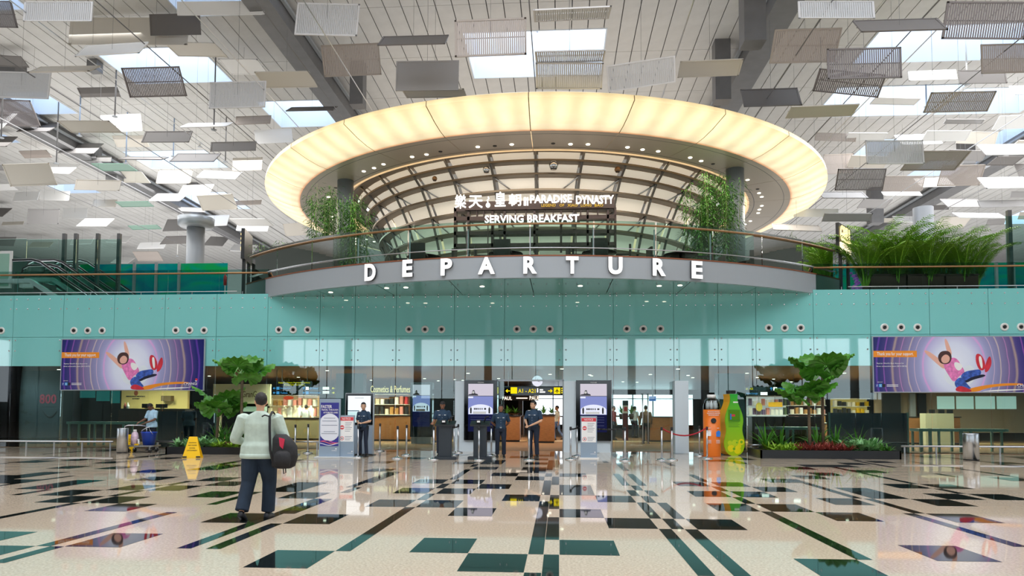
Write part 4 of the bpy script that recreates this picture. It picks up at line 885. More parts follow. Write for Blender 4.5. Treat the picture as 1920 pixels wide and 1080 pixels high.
def notice(px,py,label):
    p=flo(px,py); t=thing('notice_stand',label,'notice stand',(p.x,p.y,0),0,'notice stands'); h=1.32
    MB().bev(-.32,-.2,0,.32,.2,.03,.03).build('base',M_white,t); MB().box(-.255,-.03,.03,.255,.03,h).build('board',M_grey,t); MB().box(-.225,-.036,.5,.225,-.03,h-.05).build('print',M_pw,t); MB().box(-.225,-.04,h-.17,.225,-.036,h-.06).build('header',M_nred,t)
    text('NOTICE',(0,-.041,h-.115),.27,.06,M_pw,t,'lettering',.003,.008,0,False)
    def disc(x,z,r,n): return MB().prismY(ell(x,z,r,r,20),-.04,-.036)
    disc(-.13,.94,.065,0).build('no_entry_sign',M_nred,t); MB().box(-.175,-.044,.925,-.085,-.04,.955).build('no_entry_bar',M_pw,t)
    disc(-.13,.6,.06,0).build('prohibition_sign',M_nred,t); MB().prismY(ell(-.13,.6,.045,.045,20),-.043,-.04).build('prohibition_face',M_pw,t); MB().box(-.145,-.046,.58,-.115,-.043,.62).build('pictogram',M_pk,t)
    for i,z in enumerate((1.08,1.03,.98,.93,.88,.82,.65,.6,.55)): MB().box(-.04,-.038,z,.18-.03*(i%3),-.036,z+.012).build('text_line',M_tx,t)
    text('CHANGI',(.13,-.034,.14),.16,.03,M_pw,t,'lettering',.003,.004,0,False); MB().box(.17,-.034,.18,.21,-.03,.21).build('emblem',M_pw,t)
notice(649,858,'grey notice stand with red NOTICE header, right against the indigo standee'); notice(1104,859.5,'grey notice stand with red NOTICE header, before the right black screen totem')
# white-panelled totems with black screens
M_s1=lamp_mat('screen_lilac',(226,218,232),.85); M_s2=lamp_mat('screen_blue',(150,160,225),.8); M_s3=lamp_mat('screen_white',(235,238,255),1.0); M_s4=lamp_mat('screen_navy',(38,42,92),.5)
def screen(t,x0,z0,x1,z1,y):
    W_,H_=x1-x0,z1-z0; t=MB().box(x0-.02,y-.0004,z0-.02,x1+.02,y+.01,z1+.02).build('screen',M_screenblack,t)
    def bx(a,b,c,d,n,m,k=1): MB().box(x0+a*W_,y-.004*k,z0+b*H_,x0+c*W_,y-.0005,z0+d*H_).build(n,m,t)
    bx(0,0,1,.36,'screen_lower',M_s4); bx(0,.36,1,.74,'screen_picture',M_s2); bx(0,.75,1,1,'screen_header',M_s1)
    bx(0,.70,.2,.735,'highlight',M_s3,2); MB().prismY(clipx([(x,max(z,z0+H_*.365)) for x,z in ell(x0+W_*.5,z0+H_*.40,W_*.55,H_*.17)],x0+.02*W_,x1-.02*W_),y-.008,y-.001).build('stage_light',M_s3,t); bx(.2,.37,.72,.42,'stage_front',M_pw,3)
    for i,u in enumerate((.25,.3,.35,.41,.48,.56,.66,.7)): MB().ball((x0+u*W_,y-.01,z0+H_*(.475)),W_*.022,.004,H_*.022,8,5).build('figure',M_pk,t)
    for u in(.11,.85): MB().prismY([(x0+(u-.03)*W_,z0+.38*H_),(x0+(u+.03)*W_,z0+.38*H_),(x0+(u+.035)*W_,z0+.48*H_),(x0+u*W_,z0+.52*H_),(x0+(u-.035)*W_,z0+.48*H_)],y-.01,y-.001).build('figure',M_pk,t)
    MB().prismY([(x0+a*W_,z0+b*H_) for a,b in((.0,.755),(.4,.755),(.38,.785),(.28,.80),(.26,.84),(.24,.87),(.18,.865),(.15,.83),(.14,.79),(.02,.78))],y-.008,y-.001).build('portrait',mat('portrait_grey',(70,70,82),.5),t); MB().ball((x0+.2*W_,y-.008,z0+.82*H_),W_*.05,.003,H_*.025,10,6).build('portrait_face',M_pw,t)
    for z in(.3,.25,.2,.13): bx(.1,z,.9,z+.008,'screen_line',mat('screen_line',(90,96,140),.5),2)
def totem(px0,px1,pw0,label):
    a=at(px0,840,25.9); b=at(px1,840,25.9); c=at(pw0,840,25.9); zt=at(px0,713,25.9).z
    t=thing('screen_totem',label,'screen totem',((a.x+b.x)/2,25.9,0))
    MB().box(a.x,25.95,0,c.x,26.42,zt-.03).build('side_panel',mat('totem_panel',(206,220,230),.35),t,world=True); MB().box(c.x,25.95,0,b.x,26.42,.42).build('plinth',mat('totem_panel',(206,220,230),.35),t,world=True)
    MB().box(c.x-.02,25.86,.41,b.x+.02,26.4,zt).build('screen_housing',M_screenblack,t,world=True)
    l=t.matrix_basis.inverted(); q=l@Vector((c.x,25.86,0)); r=l@Vector((b.x,25.86,0)); w_=r.x-q.x
    text('CHANGI',((q.x+r.x)/2,q.y-.002,zt-.08),.22,.035,M_pw,t,'lettering',.003,.004,0,False)
    screen(t,q.x+.11*w_,.72,r.x-.11*w_,zt-.13,q.y)
totem(852,931,871,'tall black screen totem with white side panel, left of the entrance'); totem(1057,1145,1081,'tall black screen totem with white side panel, right of the entrance behind the notice stand')
a=at(1266,840,25.9); b=at(1292,840,25.9); tag(MB().bev(a.x,25.9,0,b.x,26.42,at(1278,714,25.9).z,.01).build('white_pillar',mat('totem_panel',(206,220,230),.35)),'plain white square pillar behind the red rope','pillar')
# free standing white display
Y=23.4; a=at(646,830,Y); b=at(700,830,Y); zt=at(672,737,Y).z; zm=at(672,795,Y).z
t=thing('display_stand','free standing black framed display with white screen, behind the guard at the left','display',((a.x+b.x)/2,Y,0)); w=(b.x-a.x)/2
MB().bev(-w,0,0,w,.12,zt,.02).build('housing',M_alu,t); MB().box(-w+.03,-.02,zm-.02,w-.03,0,zt-.02).build('bezel',M_screenblack,t); MB().box(-w+.1,-.026,zm+.05,w-.1,-.02,zt-.09).build('screen',lamp_mat('screen_bright',(238,244,248),1.15),t); MB().box(-w+.1,-.03,zm+.42,0,-.026,zm+.45).build('screen_bar',mat('bar_teal',(70,130,150),.4),t); MB().box(-w+.1,-.029,zm+.05,w-.1,-.026,zm+.4).build('screen_field',lamp_mat('screen_aqua',(206,238,240),1.0),t)
MB().box(-.15,-.03,zt-.17,.15,-.026,zt-.155).build('text_line',mat('screen_grey',(190,196,200),.5),t)
MB().box(-w+.04,-.012,.05,w-.04,0,zm-.06).build('lower_panel',mat('standee_pale',(150,166,184),.4),t); MB().bev(-w-.03,-.12,0,w+.03,.25,.03,.02).build('foot',M_dark,t)
def podium(px,py,label):
    p=flo(px,py); t=thing('podium',label,'podium',(p.x,p.y+.18,0),0,'black podiums'); m=mat('podium_black',(38,46,54),.4)
    MB().bev(-.36,-.2,0,.36,.22,.08,.02).build('base',m,t); MB().bev(-.2,-.1,.08,.2,.12,1.0,.02).build('column',m,t)
    vs=[(-.3,-.16,1.0),(.3,-.16,1.0),(.3,.2,1.12),(-.3,.2,1.12)]; MB().add(vs+[(x,y,z+.05) for x,y,z in vs],[(0,3,2,1),(4,5,6,7),(0,1,5,4),(1,2,6,5),(2,3,7,6),(3,0,4,7)]).build('desk_top',M_dark,t)
    MB().bev(-.12,-.08,1.1,.02,.02,1.2,.01).build('card_reader',M_dark,t); MB().box(-.09,-.09,1.12,.0,-.08,1.17).build('reader_label',M_pw,t); MB().tube([(.12,.0,1.12),(.16,.0,1.28),(.26,-.02,1.3)],.02,8).build('gooseneck_lamp',M_dark,t,True)
podium(833,862,'black podium desk with a guard standing behind it'); podium(899,862,'black podium desk without a guard, before the left screen totem')
# ---------------------------------------------------------------- recycling machines
M_oran=mat('machine_orange',(232,118,28),.4); p=flo(1339,857); Y=p.y+.3; r=15.5*Y/FPX; zl=at(1339,768,Y).z; zt=at(1339,740,Y).z
t=thing('bottle_machine','orange bottle shaped machine with clear shoulder, left of the green one','machine',(p.x,Y,0))
MB().lathe([(r*.97,0),(r,.02),(r,zl)],(0,0,0),28).build('orange_body',M_oran,t,True)
MB().lathe([(r*.99,zl),(r*.97,zl+.12),(r*.8,zl+.3),(r*.48,zl+.4),(r*.45,zt-.1)],(0,0,0),28).build('clear_shoulder',glass_mat('clear_plastic',(230,238,240),1.45),t,True)
MB().lathe([(r*.5,zt-.12),(r*.52,zt),(.001,zt)],(0,0,0),20).build('cap',M_white,t,True)
for i in range(7): a=i*.9; MB().lathe([(.04,0),(.045,.16),(.02,.24),(.02,.28)],(r*.55*math.cos(a),r*.5*math.sin(a),zl+.01),8).build('stored_bottle',M_pw,t,True)
for s,z,w_ in(('WE SHOULD RECYCLE',zl-.06,.42),('BECAUSE WE CARE FOR',zl-.12,.46),('THE ENVIRONMENT',zl-.18,.38)): text(s,(0,-r-.004,z),w_*.9,.035,M_pw,t,'lettering',.006,.004,0,False)
def YL(prof,n,m,nm,x,z,y,sm=True):
    mb=MB().lathe(prof,(0,0,0),n); mb.v=[(v[0]+x,y-v[2],v[1]+z) for v in mb.v]; return mb.build(nm,m,t,sm)
YL([(.085,-.03),(.085,.02),(.065,.025),(.001,.01)],20,M_dark,'bottle_opening',0,zl-.36,-r)
text('BIN',(-.13,-r*.93,zl-.6),.07,.035,M_pw,t,'lettering',.01,.003,0,False); text('CAN',(.14,-r*.93,zl-.6),.07,.035,M_pw,t,'lettering',.01,.003,0,False)
MB().box(-.2,-r*.95,zl-.86,-.07,-r*.8,zl-.72).build('bottle_pictogram',M_pw,t); 
for i in range(3): MB().box(-.19+i*.045,-r*.95,zl-.72,-.165+i*.045,-r*.8,zl-.67).build('bottle_neck',M_pw,t)
MB().box(.06,-r*.95,zl-.88,.21,-r*.72,zl-.72).build('can_pictogram',mat('print_blue',(30,120,220),.4),t); MB().prismY(ell(.16,zl-.77,.06,.09,16),-r*.96,-r*.7).build('can_pictogram',MATS['print_blue'],t)
for i in range(4): MB().box(-.2,-r*.955,zl-1.0-i*.03,-.05,-r*.8,zl-.992-i*.03).build('text_line',M_pw,t); MB().box(.05,-r*.955,zl-1.0-i*.03,.2,-r*.8,zl-.992-i*.03).build('text_line',M_pw,t)
p=flo(1379,855); Y=p.y+.35; k=Y/FPX; zt=at(1379,737,Y).z; s=zt/120.
t=thing('bottle_machine','tall green and yellow bottle shaped machine with a small screen','machine',(p.x,Y,0),R(10))
out=[(6,0),(12,2),(18,8),(21.5,17),(22,25),(20.5,33),(18,41),(17,48),(17.5,56),(19,64),(19,71),(17.5,79),(14,88),(10,97),(8,103),(7.5,112),(8.5,118)]
pts=[(x*.0172,z*s) for x,z in out]; pts=pts+[(-x,z) for x,z in pts[::-1]]
MB().prismY(pts,-.1,.42).build('yellow_shell',mat('machine_yellow',(246,178,20),.35),t)
def front_mat():
    m=mat('machine_green',(112,190,20),.3); nt=m.node_tree; b=nt.nodes['Principled BSDF']; tc=nt.nodes.new('ShaderNodeTexCoord'); sp=nt.nodes.new('ShaderNodeSeparateXYZ'); r_=nt.nodes.new('ShaderNodeValToRGB'); mr=nt.nodes.new('ShaderNodeMapRange'); mr.inputs['From Max'].default_value=zt
    nt.links.new(tc.outputs['Object'],sp.inputs[0]); nt.links.new(sp.outputs[2],mr.inputs[0]); nt.links.new(mr.outputs[0],r_.inputs[0]); e=r_.color_ramp.elements; e[0].color=lin((178,206,14)); e[1].color=lin((40,170,50)); e[1].position=.95; q=e.new(.55); q.color=lin((120,196,20)); nt.links.new(r_.outputs[0],b.inputs['Base Color']); return m
MB().prismY([(x*.96,z) for x,z in pts],-.14,-.1).build('green_front',front_mat(),t); MB().bev(-.1,-.05,zt-.02,.12,.3,zt+.09,.03).build('cap',M_dark,t)
MB().box(-.2,-.16,66*s,.2,-.14,88*s).build('screen_frame',mat('frame_green',(70,140,20),.4),t); MB().box(-.17,-.165,68*s,.17,-.16,86*s).build('screen',lamp_mat('screen_green',(96,150,40),.6),t); MB().box(-.1,-.17,75*s,.02,-.165,79*s).build('screen_red_mark',M_nred,t); MB().box(-.15,-.17,69*s,-.11,-.165,80*s).build('screen_bottle',MATS['print_blue'],t)
for i in range(5): MB().box(-.2,-.145,(64-i*2.4)*s,.18-.04*(i%2),-.14,(64.6-i*2.4)*s).build('text_line',mat('text_green',(60,110,20),.5),t)
MB().box(-.03,-.145,101*s,.14,-.14,103.5*s).build('white_mark',M_pw,t)
for i,(x,z,r_,m) in enumerate(((-.12,14,.12,'y'),(.13,18,.1,'y'),(.02,24,.11,'l'),(-.16,24,.08,'l'),(.1,10,.12,'y'),(-.02,13,.045,'g'),(.24,26,.1,'y'),(.24,26,.045,'g'),(.08,25,.03,'g'))): MB().prismY(ell(x,z*s,r_,r_,20),-.142-.0012*i,-.14).build('printed_bubble',mat('bubble_'+m,{'y':(236,226,10),'l':(196,220,30),'g':(110,180,20)}[m],.4),t)
# ---------------------------------------------------------------- cleaning trolley
p=flo(267,848); tx,ty=p.x,p.y
t=thing('cleaning_trolley','flat steel cleaning trolley loaded with buckets beside the cleaner','trolley',(tx,ty,0)); MB().bev(-.52,-.28,.2,.52,.28,.25,.04).build('platform',M_steel,t)
for sx in(-.4,.38):
    for sy in(-.2,.2):
        w=MB().lathe([(.001,-.02),(.07,-.02),(.075,0),(.07,.02),(.001,.02)],(0,0,0),14); w.v=[(sx+v[0],sy+v[2],.075+v[1]) for v in w.v]; fk=MB().box(sx-.02,sy-.03,.1,sx+.02,sy+.03,.2).build('caster_fork',M_steel,t); w.build('wheel',M_dark,fk,True)
MB().tube([(-.5,-.25,.25),(-.53,-.25,.8),(-.5,-.24,.9),(-.42,-.2,.93),(-.15,0,.93),(-.02,.2,.9),(.0,.22,.8),(.0,.22,.25)],.018,8).build('push_handle',M_chrome,t,True)
b=thing('blue_bucket','big blue bucket with a white handle on the trolley','bucket',(tx+.22,ty,.25)); MB().lathe([(.18,0),(.25,.42),(.265,.43),(.265,.45),(.24,.45),(.17,.03),(.001,.03)],(0,0,0),24).build('pail',mat('blue_plastic',(24,70,190),.35),b,True); MB().tube([(-.26,0,.43),(-.2,-.1,.5),(.0,-.16,.6),(.1,-.15,.62)],.014,6).build('handle',M_white,b,True); MB().tube([(.05,-.1,.6),(.15,-.2,.5),(.25,-.2,.38)],.01,6).build('bail_wire',M_steel,b,True)
b=thing('detergent_bottle','clear bottle with pink label and white cap on the trolley','bottle',(tx-.24,ty-.08,.25)); MB().lathe([(.12,0),(.125,.3),(.09,.42),(.05,.46)],(0,0,0),18).build('body',mat('pink_label',(222,196,214),.3,var=.3,scale=10),b,True); MB().lathe([(.055,.45),(.055,.53),(.001,.53)],(0,0,0),12).build('cap',M_white,b,True)
b=thing('spray_bottle','small white spray bottle between bucket and pink bottle on the trolley','bottle',(tx-.05,ty-.16,.25)); MB().lathe([(.035,0),(.035,.13),(.015,.18)],(0,0,0),12).build('body',M_white,b,True); MB().box(-.045,-.012,.17,.02,.012,.21).build('trigger_head',M_pw,b)
b=thing('cleaning_cloth','folded yellow cleaning cloth at the edge of the trolley','cloth',(tx-.08,ty-.22,.25)); MB().bev(-.08,-.04,0,.06,.05,.03,.02).build('fold',M_ysign,b); MB().bev(-.07,-.035,.03,.05,.04,.05,.02).build('fold',M_ysign,b)
# ---------------------------------------------------------------- people
def evalmesh(mb,voxel,m,smooth=4):
    me=bpy.data.meshes.new('tmp'); me.from_pydata(mb.v,[],mb.f); o=bpy.data.objects.new('tmp',me); COL.objects.link(o)
    r=o.modifiers.new('r','REMESH'); r.mode='VOXEL'; r.voxel_size=voxel; s=o.modifiers.new('s','SMOOTH'); s.iterations=smooth; s.factor=.5
    dg=bpy.context.evaluated_depsgraph_get(); out=bpy.data.meshes.new_from_object(o.evaluated_get(dg)); bpy.data.objects.remove(o); bpy.data.meshes.remove(me)
    out.materials.clear(); out.materials.append(m); out.shade_smooth(); return out
def hand(mb,wr,d,n,curl,sc=1.0):
    """palm, four unequal fingers and a thumb; d = direction, n = palm normal (fingers curl towards it)"""
    d=Vector(d).normalized(); n=Vector(n); n=(n-d*n.dot(d)).normalized(); s=d.cross(n); wr=Vector(wr)
    mb.tube([wr-d*.02,wr+d*.02,wr+d*.06,wr+d*.092*sc],[(.024,.022),(.036,.016),(.042,.017),(.038,.014)],10)
    for k,(o,l) in enumerate(((-.031,.066),(-.011,.078),(.011,.074),(.030,.058))):
        b=wr+d*.085+s*o; pts=[b-d*.02]; dd=d.copy()
        for j,f in enumerate((.45,.32,.23)): pts.append(pts[-1]+dd*(l*f+(.02 if j==0 else 0))); dd=(dd*math.cos(curl)+n*math.sin(curl)).normalized() if j==0 else (dd+n*math.tan(curl*.8)).normalized()
        mb.tube(pts+[pts[-1]+dd*l*.2],[.0095,.0092,.0088,.008,.005],7)
    b=wr+d*.025-s*.03; td=(d*.7-s*.65+n*.35).normalized(); mb.tube([b,b+td*.035,b+td*.06+n*.008,b+td*.075+n*.018],[.014,.0115,.010,.006],7)
def person(label,loc,rz,sc=1.0,bw=1.0,skin=(196,150,118),shirt=(36,60,84),trous=(28,38,56),hair=(26,22,22),shoe=(24,24,26),sleeve=.55,untuck=False,J={},headturn=0,headtilt=0,headfwd=0,guard=False,fine=False,curl=.5,female=False,hairfull=False,wide=1.0,legw=1.0):
    name='person'; t=thing(name,label,'person',loc,rz); t.scale=(sc,sc,sc)
    j=dict(rs=(-.185*bw,0,1.39),ls=(.185*bw,0,1.39),re=(-.25*bw,.02,1.12),le=(.25*bw,.02,1.12),rw=(-.26*bw,-.03,.87),lw=(.26*bw,-.03,.87),rh=(-.095,0,.92),lh=(.095,0,.92),rk=(-.105,-.02,.5),lk=(.105,-.02,.5),ra=(-.11,.02,.09),la=(.11,.02,.09),rn=(.6,-.5,0),ln=(-.6,-.5,0),rd=None,ld=None,rt=(-.03,-1,0),lt=(.03,-1,0))
    j.update(J); V={k:(Vector(v) if v is not None else None) for k,v in j.items()}
    msk=mat('skin_%d_%d_%d'%skin,skin,.5); vx=.0075 if fine else .009
    B=MB()
    B.rings([(0,.0,.95,.13*bw,.09),(0,0,1.1,.13*bw,.09),(0,0,1.25,.15*bw,.1),(0,0,1.38,.15*bw,.075),(0,.01,1.43,.07,.06)],14)
    B.tube([(0,.012,1.40),(0,.0,1.5),(0,-.012,1.56)],[.058,.052,.05],12)
    H=MB(); H.rings([(0,-.05,-.118,.022,.022),(0,-.048,-.105,.04,.042),(0,-.03,-.085,.053,.066),(0,-.014,-.05,.066,.085),(0,-.004,0,.073,.097),(0,0,.045,.075,.1),(0,.004,.085,.064,.086),(0,.006,.112,.036,.05),(0,.006,.122,.01,.015)],18)
    H.tube([(0,-.094,.012),(0,-.108,-.018),(0,-.116,-.034),(0,-.1,-.044)],[.008,.011,.015,.008],8); H.tube([(-.024,-.088,-.066),(0,-.096,-.066),(.024,-.088,-.066)],.0085,6); H.tube([(-.045,-.082,.028),(0,-.095,.026),(.045,-.082,.028)],.011,6)
    for s in(-1,1): H.ball((s*.077,.012,-.01),.012,.02,.032,8,6)
    Mh=Matrix.Translation((0,-.015-headfwd,1.605-headfwd*.45))@Matrix.Rotation(headturn,4,'Z')@Matrix.Rotation(headtilt,4,'X')
    B.add([Mh@Vector(v) for v in H.v],H.f)
    for a,b,c,n,d in(('rs','re','rw','rn','rd'),('ls','le','lw','ln','ld')):
        B.tube([V[a],V[a].lerp(V[b],.5),V[b]],[.05,.045,.038],10); B.tube([V[b],V[b].lerp(V[c],.3),V[c]],[.039,.04,.026],10)
        hand(B,V[c],V[d] if V[d] is not None else V[c]-V[b],V[n],curl)
    for h,k,a in(('rh','rk','ra'),('lh','lk','la')): B.tube([V[h],V[k],V[a]],[.07,.05,.038],10)
    body=link('body',evalmesh(B,vx,msk,5),t)
    # shirt
    c=MB(); zb=.84 if untuck else .93
    ex=.02 if untuck else 0
    hx=max(.165*bw*wide,.1+.1*bw*legw+.022) if untuck else .165*bw*wide
    R_=[(0,0,zb,hx,.122*wide+ex*1.6),(0,-.005,zb+.06,hx+.006,.125*wide+ex*1.6)]+([(0,-.005,1.0,hx-.004,.128*wide+ex)] if untuck else [])+[(0,-.005,1.06,.158*bw*wide,.118*wide),(0,-.005,1.2,.176*bw,.126),(0,0,1.30,.184*bw,.122),(0,.005,1.365,.176*bw,.1),(0,.008,1.41,.145*bw,.086),(0,.01,1.44,.1*bw,.076),(0,.01,1.47,.066,.064)]
    c.rings(R_,20)
    for a,b,w in(('rs','re','rw'),('ls','le','lw')):
        c.ball(V[a]+Vector((0,0,-.015)),.074*bw,.07,.07,14,8)
        if sleeve<=1: e=V[a].lerp(V[b],sleeve+.25); c.tube([V[a]*1.0,V[a].lerp(e,.5),e],[.072*bw,.066*bw,.062*bw],12)
        else: c.tube([V[a],V[a].lerp(V[b],.5),V[b]],[.074*bw,.066*bw,.058*bw],12); c.ball(V[b],.056*bw); c.tube([V[b],V[b].lerp(V[w],.93)],[.056*bw,.042],12)
    ms=mat('cloth_%d_%d_%d'%shirt,shirt,.85,var=.12,scale=9,bump=.25)
    link('shirt',evalmesh(c,.011,ms,3),t)
    if untuck: MB().rings([(0,-.005,zb-.012,hx,.126*wide+ex*1.6),(0,-.005,zb+.02,hx+.012,.13*wide+ex*1.6),(0,-.005,zb+.055,hx+.004,.126*wide+ex*1.6)],28).build('hem_band',ms,t,True)
    MB().rings([(0,.008,1.44,.072,.068),(0,.006,1.475,.066,.062)],16).build('collar',ms,t,True)
    # trousers
    c=MB(); mt=mat('trousers_%d_%d_%d'%trous,trous,.85,var=.25,scale=5,bump=.2)
    c.rings([(0,.005,.83,.14*bw,.11),(0,.005,.9,.162*bw,.125),(0,0,.97,.155*bw*wide,.115*wide),(0,0,1.0,.153*bw*wide,.113*wide)],18)
    for h,k,a in(('rh','rk','ra'),('lh','lk','la')):
        lo=V[a]+(V[k]-V[a])*.02; c.tube([V[h]+Vector((0,.005,.02)),V[h].lerp(V[k],.5),V[k],V[k].lerp(lo,.5),lo],[.098*bw*legw,.09*bw*legw,.07*bw*legw,.066*bw*legw,.066*bw*legw],14)
    link('trousers',evalmesh(c,.011,mt,3),t)
    for a,d in(('ra','rt'),('la','lt')):
        d=V[d].normalized(); s=Vector((0,0,1)).cross(d); p=V[a]; sole=p+Vector((0,0,-.085))
        mb=MB(); 
        L=[(-.085,.03,.0),(-.06,.038,.0),(.0,.04,0),(.07,.047,0),(.13,.044,.0),(.165,.03,.0),(.18,.012,0)]; hs=[.07,.085,.095,.07,.055,.045,.03]
        vs=[]
        upv=s.cross(d)*-1 if abs(d.z)>.2 else Vector((0,0,1))
        for (l,w_,_),h in zip(L,hs):
            o=sole+d*l
            for u,z in((-1,0),(1,0),(1,.6),(.55,1),(-.55,1),(-1,.6)): vs.append(o+s*(w_*u)+upv*(h*z))
        n=len(L); fs=[(i*6+q,i*6+(q+1)%6,(i+1)*6+(q+1)%6,(i+1)*6+q) for i in range(n-1) for q in range(6)]+[tuple(range(5,-1,-1)),tuple(range((n-1)*6,n*6))]
        mb.add(vs,fs).build('shoe',mat('shoe_%d_%d_%d'%shoe,shoe,.35),t,True)
    # hair: skull cap without the face
    h=MB(); n,m=20,10; vs=[]; fs=[]
    for i in range(m+1):
        ph=PI*i/m
        for k in range(n):
            th=2*PI*k/n; vs.append((.083*math.sin(ph)*math.cos(th),.004+.108*math.sin(ph)*math.sin(th),.03+.102*math.cos(ph)))
    for i in range(m):
        for k in range(n):
            cz=sum(vs[q][2] for q in(i*n+k,(i+1)*n+k))/2; cy=sum(vs[q][1] for q in(i*n+k,i*n+(k+1)%n))/2
            lim=.07 if cy<-.03 else (-.0 if cy<.035 else (-.09))
            if cz>lim: fs.append((i*n+k,i*n+(k+1)%n,(i+1)*n+(k+1)%n,(i+1)*n+k))
    k=len(vs); h.add([Mh@Vector(v) for v in vs]+[Mh@(Vector(v)*.93) for v in vs],[f[::-1] for f in fs]+[tuple(q+k for q in f) for f in fs]); 
    for f in fs:
        pass
    h.build('hair',mat('hair_%d'%hair[0],hair,.6,var=.3,scale=30,bump=.5),t,True)
    for s in(-1,1):
        MB().add([Mh@(Vector(v)) for v in MB().ball((s*.031,-.087,.004),.011,.006,.006,8,5).v],MB().ball((0,0,0),1,n=8,m=5).f).build('eye',M_pk,t,True)
        MB().add([Mh@Vector(v) for v in MB().box(s*.031-.018,-.098,.021,s*.031+.015,-.088,.026).v],MB().box(0,0,0,1,1,1).f).build('eyebrow',mat('hair_%d'%hair[0],hair),t)
    MB().add([Mh@Vector(v) for v in MB().ball((0,-.1,-.066),.024,.006,.005,8,5).v],MB().ball((0,0,0),1,n=8,m=5).f).build('mouth',mat('lip_%d'%skin[0],tuple(int(v*f) for v,f in zip(skin,(.8,.62,.6))),.5),t,True)
    if guard:
        bl=MB().rings([(0,0,.955,.166*bw,.126),(0,0,1.0,.166*bw,.126)],20).build('belt',M_dark,t,True); MB().box(-.03,-.14,.955,.03,-.124,1.0).build('buckle',M_chrome,bl)
        for s in(-1,1): MB().box(s*.13-.035,-.05,1.425,s*.13+.035,.03,1.44).build('shoulder_strap',M_pw if s<0 else ms,t); pk=MB().bev(s*.085-.045,-.132,1.2,s*.085+.045,-.122,1.28,.01).build('breast_pocket',ms,t); MB().box(s*.085-.03,-.137,1.285,s*.085+.03,-.126,1.3).build('name_tag',M_pw,pk)
        for z in(1.05,1.13,1.21,1.29): MB().ball((0,-.13,z),.006).build('button',M_pw,t)
        MB().bev(.13*bw,-.06,.86,.13*bw+.06,.06,.98,.02).build('belt_pouch',M_dark,t)
        MB().rings([(0,.008,1.458,.074,.07),(0,-.004,1.475,.07,.068)],14).build('collar_fold',ms,t,True)
    return t
# walking man in the foreground, seen from behind
mp=flo(482,974)
person('man in pale green sweatshirt and jeans walking away with a black backpack, foreground left',(mp.x,mp.y+.03,0),PI+.05,1.0,1.22,skin=(200,156,126),shirt=(186,203,192),trous=(26,42,60),legw=1.12,shoe=(40,42,48),sleeve=2,untuck=True,fine=True,headturn=.5,wide=1.12,
 J=dict(re=(-.34,-.02,1.10),rw=(-.22,-.26,1.0),le=(.345,.0,1.09),lw=(.26,-.26,1.02),rd=(.7,-.6,.1),ld=(-.6,-.7,0),rn=(0,.3,-1),ln=(0,.3,-1),rk=(-.12,-.08,.5),ra=(-.1,-.1,.085),lk=(.13,.03,.5),la=(.15,.2,.13),lt=(.02,-.9,-.45),rh=(-.1,0,.92),lh=(.1,0,.92)))
t=thing('backpack','black backpack with red lining hanging from the right shoulder of the walking man','backpack',(mp.x+.37,mp.y-.05,.70),0)
MB().rings([(0,0,0,.1,.08),(0,0,.03,.16,.12),(.02,0,.15,.175,.14),(.015,0,.3,.165,.135),(-.02,0,.4,.13,.11),(-.04,0,.46,.07,.07)],18).build('bag',mat('black_nylon',(28,28,32),.7,var=.4,scale=14,bump=.4),t,True)
MB().rings([(.03,-.1,.04,.1,.07),(.03,-.115,.1,.115,.08),(.03,-.11,.2,.11,.075),(.03,-.09,.25,.07,.05)],14).build('front_pocket',MATS['black_nylon'],t,True)
MB().add([(-.02,-.125,.42),(.06,-.135,.40),(.045,-.15,.27),(.0,-.145,.31),(-.02,-.11,.42),(.06,-.12,.40),(.045,-.13,.27),(.0,-.13,.31)],[(0,3,2,1),(4,5,6,7),(0,1,5,4),(1,2,6,5),(2,3,7,6),(3,0,4,7)]).build('red_lining',mat('red_cloth',(196,36,70),.7),t)
MB().tube([(-.1,-.08,.02),(-.15,-.09,.25),(-.16,-.1,.55),(-.165,-.09,.7),(-.165,-.0,.77),(-.15,.1,.7)],[(.018,.006)]*6,8).build('shoulder_strap',MATS['black_nylon'],t,True)
MB().tube([(.05,-.05,.02),(.06,-.06,-.05),(.03,-.06,-.07),(.02,-.05,.01)],.008,6).build('loose_strap',MATS['black_nylon'],t,True); MB().tube([(-.165,-.09,.7),(-.23,-.1,.72),(-.27,-.1,.7)],.01,6).build('strap_tail',MATS['black_nylon'],t,True)
GB=dict(guard=True,sleeve=.6)
p=flo(679,857); person('guard in navy uniform with hands together before the white display, leftmost guard',(p.x,p.y+.1,0),-.25,1.0,.88,skin=(206,164,136),**GB,headturn=.5,J=dict(re=(-.24,.02,1.13),rw=(-.06,-.2,1.08),le=(.24,.02,1.13),lw=(.07,-.2,1.07),rd=(.8,-.5,0),ld=(-.8,-.5,0),rn=(0,.4,-1),ln=(0,.4,-1)),curl=.7)
p=flo(826,858); person('guard in navy uniform looking down, standing behind the left podium',(p.x-.05,p.y+.62,0),.1,1.03,1.0,skin=(150,106,82),**GB,headtilt=.45,J=dict(re=(-.26,.0,1.12),rw=(-.28,-.22,1.06),le=(.26,.0,1.12),lw=(.16,-.27,1.08),rn=(0,-.2,-1),ln=(0,-.2,-1)))
p=flo(938,858); person('guard in navy uniform with hands behind the back, between podium and entrance',(p.x,p.y+.1,0),.12,.97,1.02,skin=(150,104,80),**GB,headturn=.05,J=dict(re=(-.28,.08,1.13),rw=(-.1,.2,.98),le=(.28,.08,1.13),lw=(.1,.2,.96),rn=(0,1,.2),ln=(0,1,.2)))
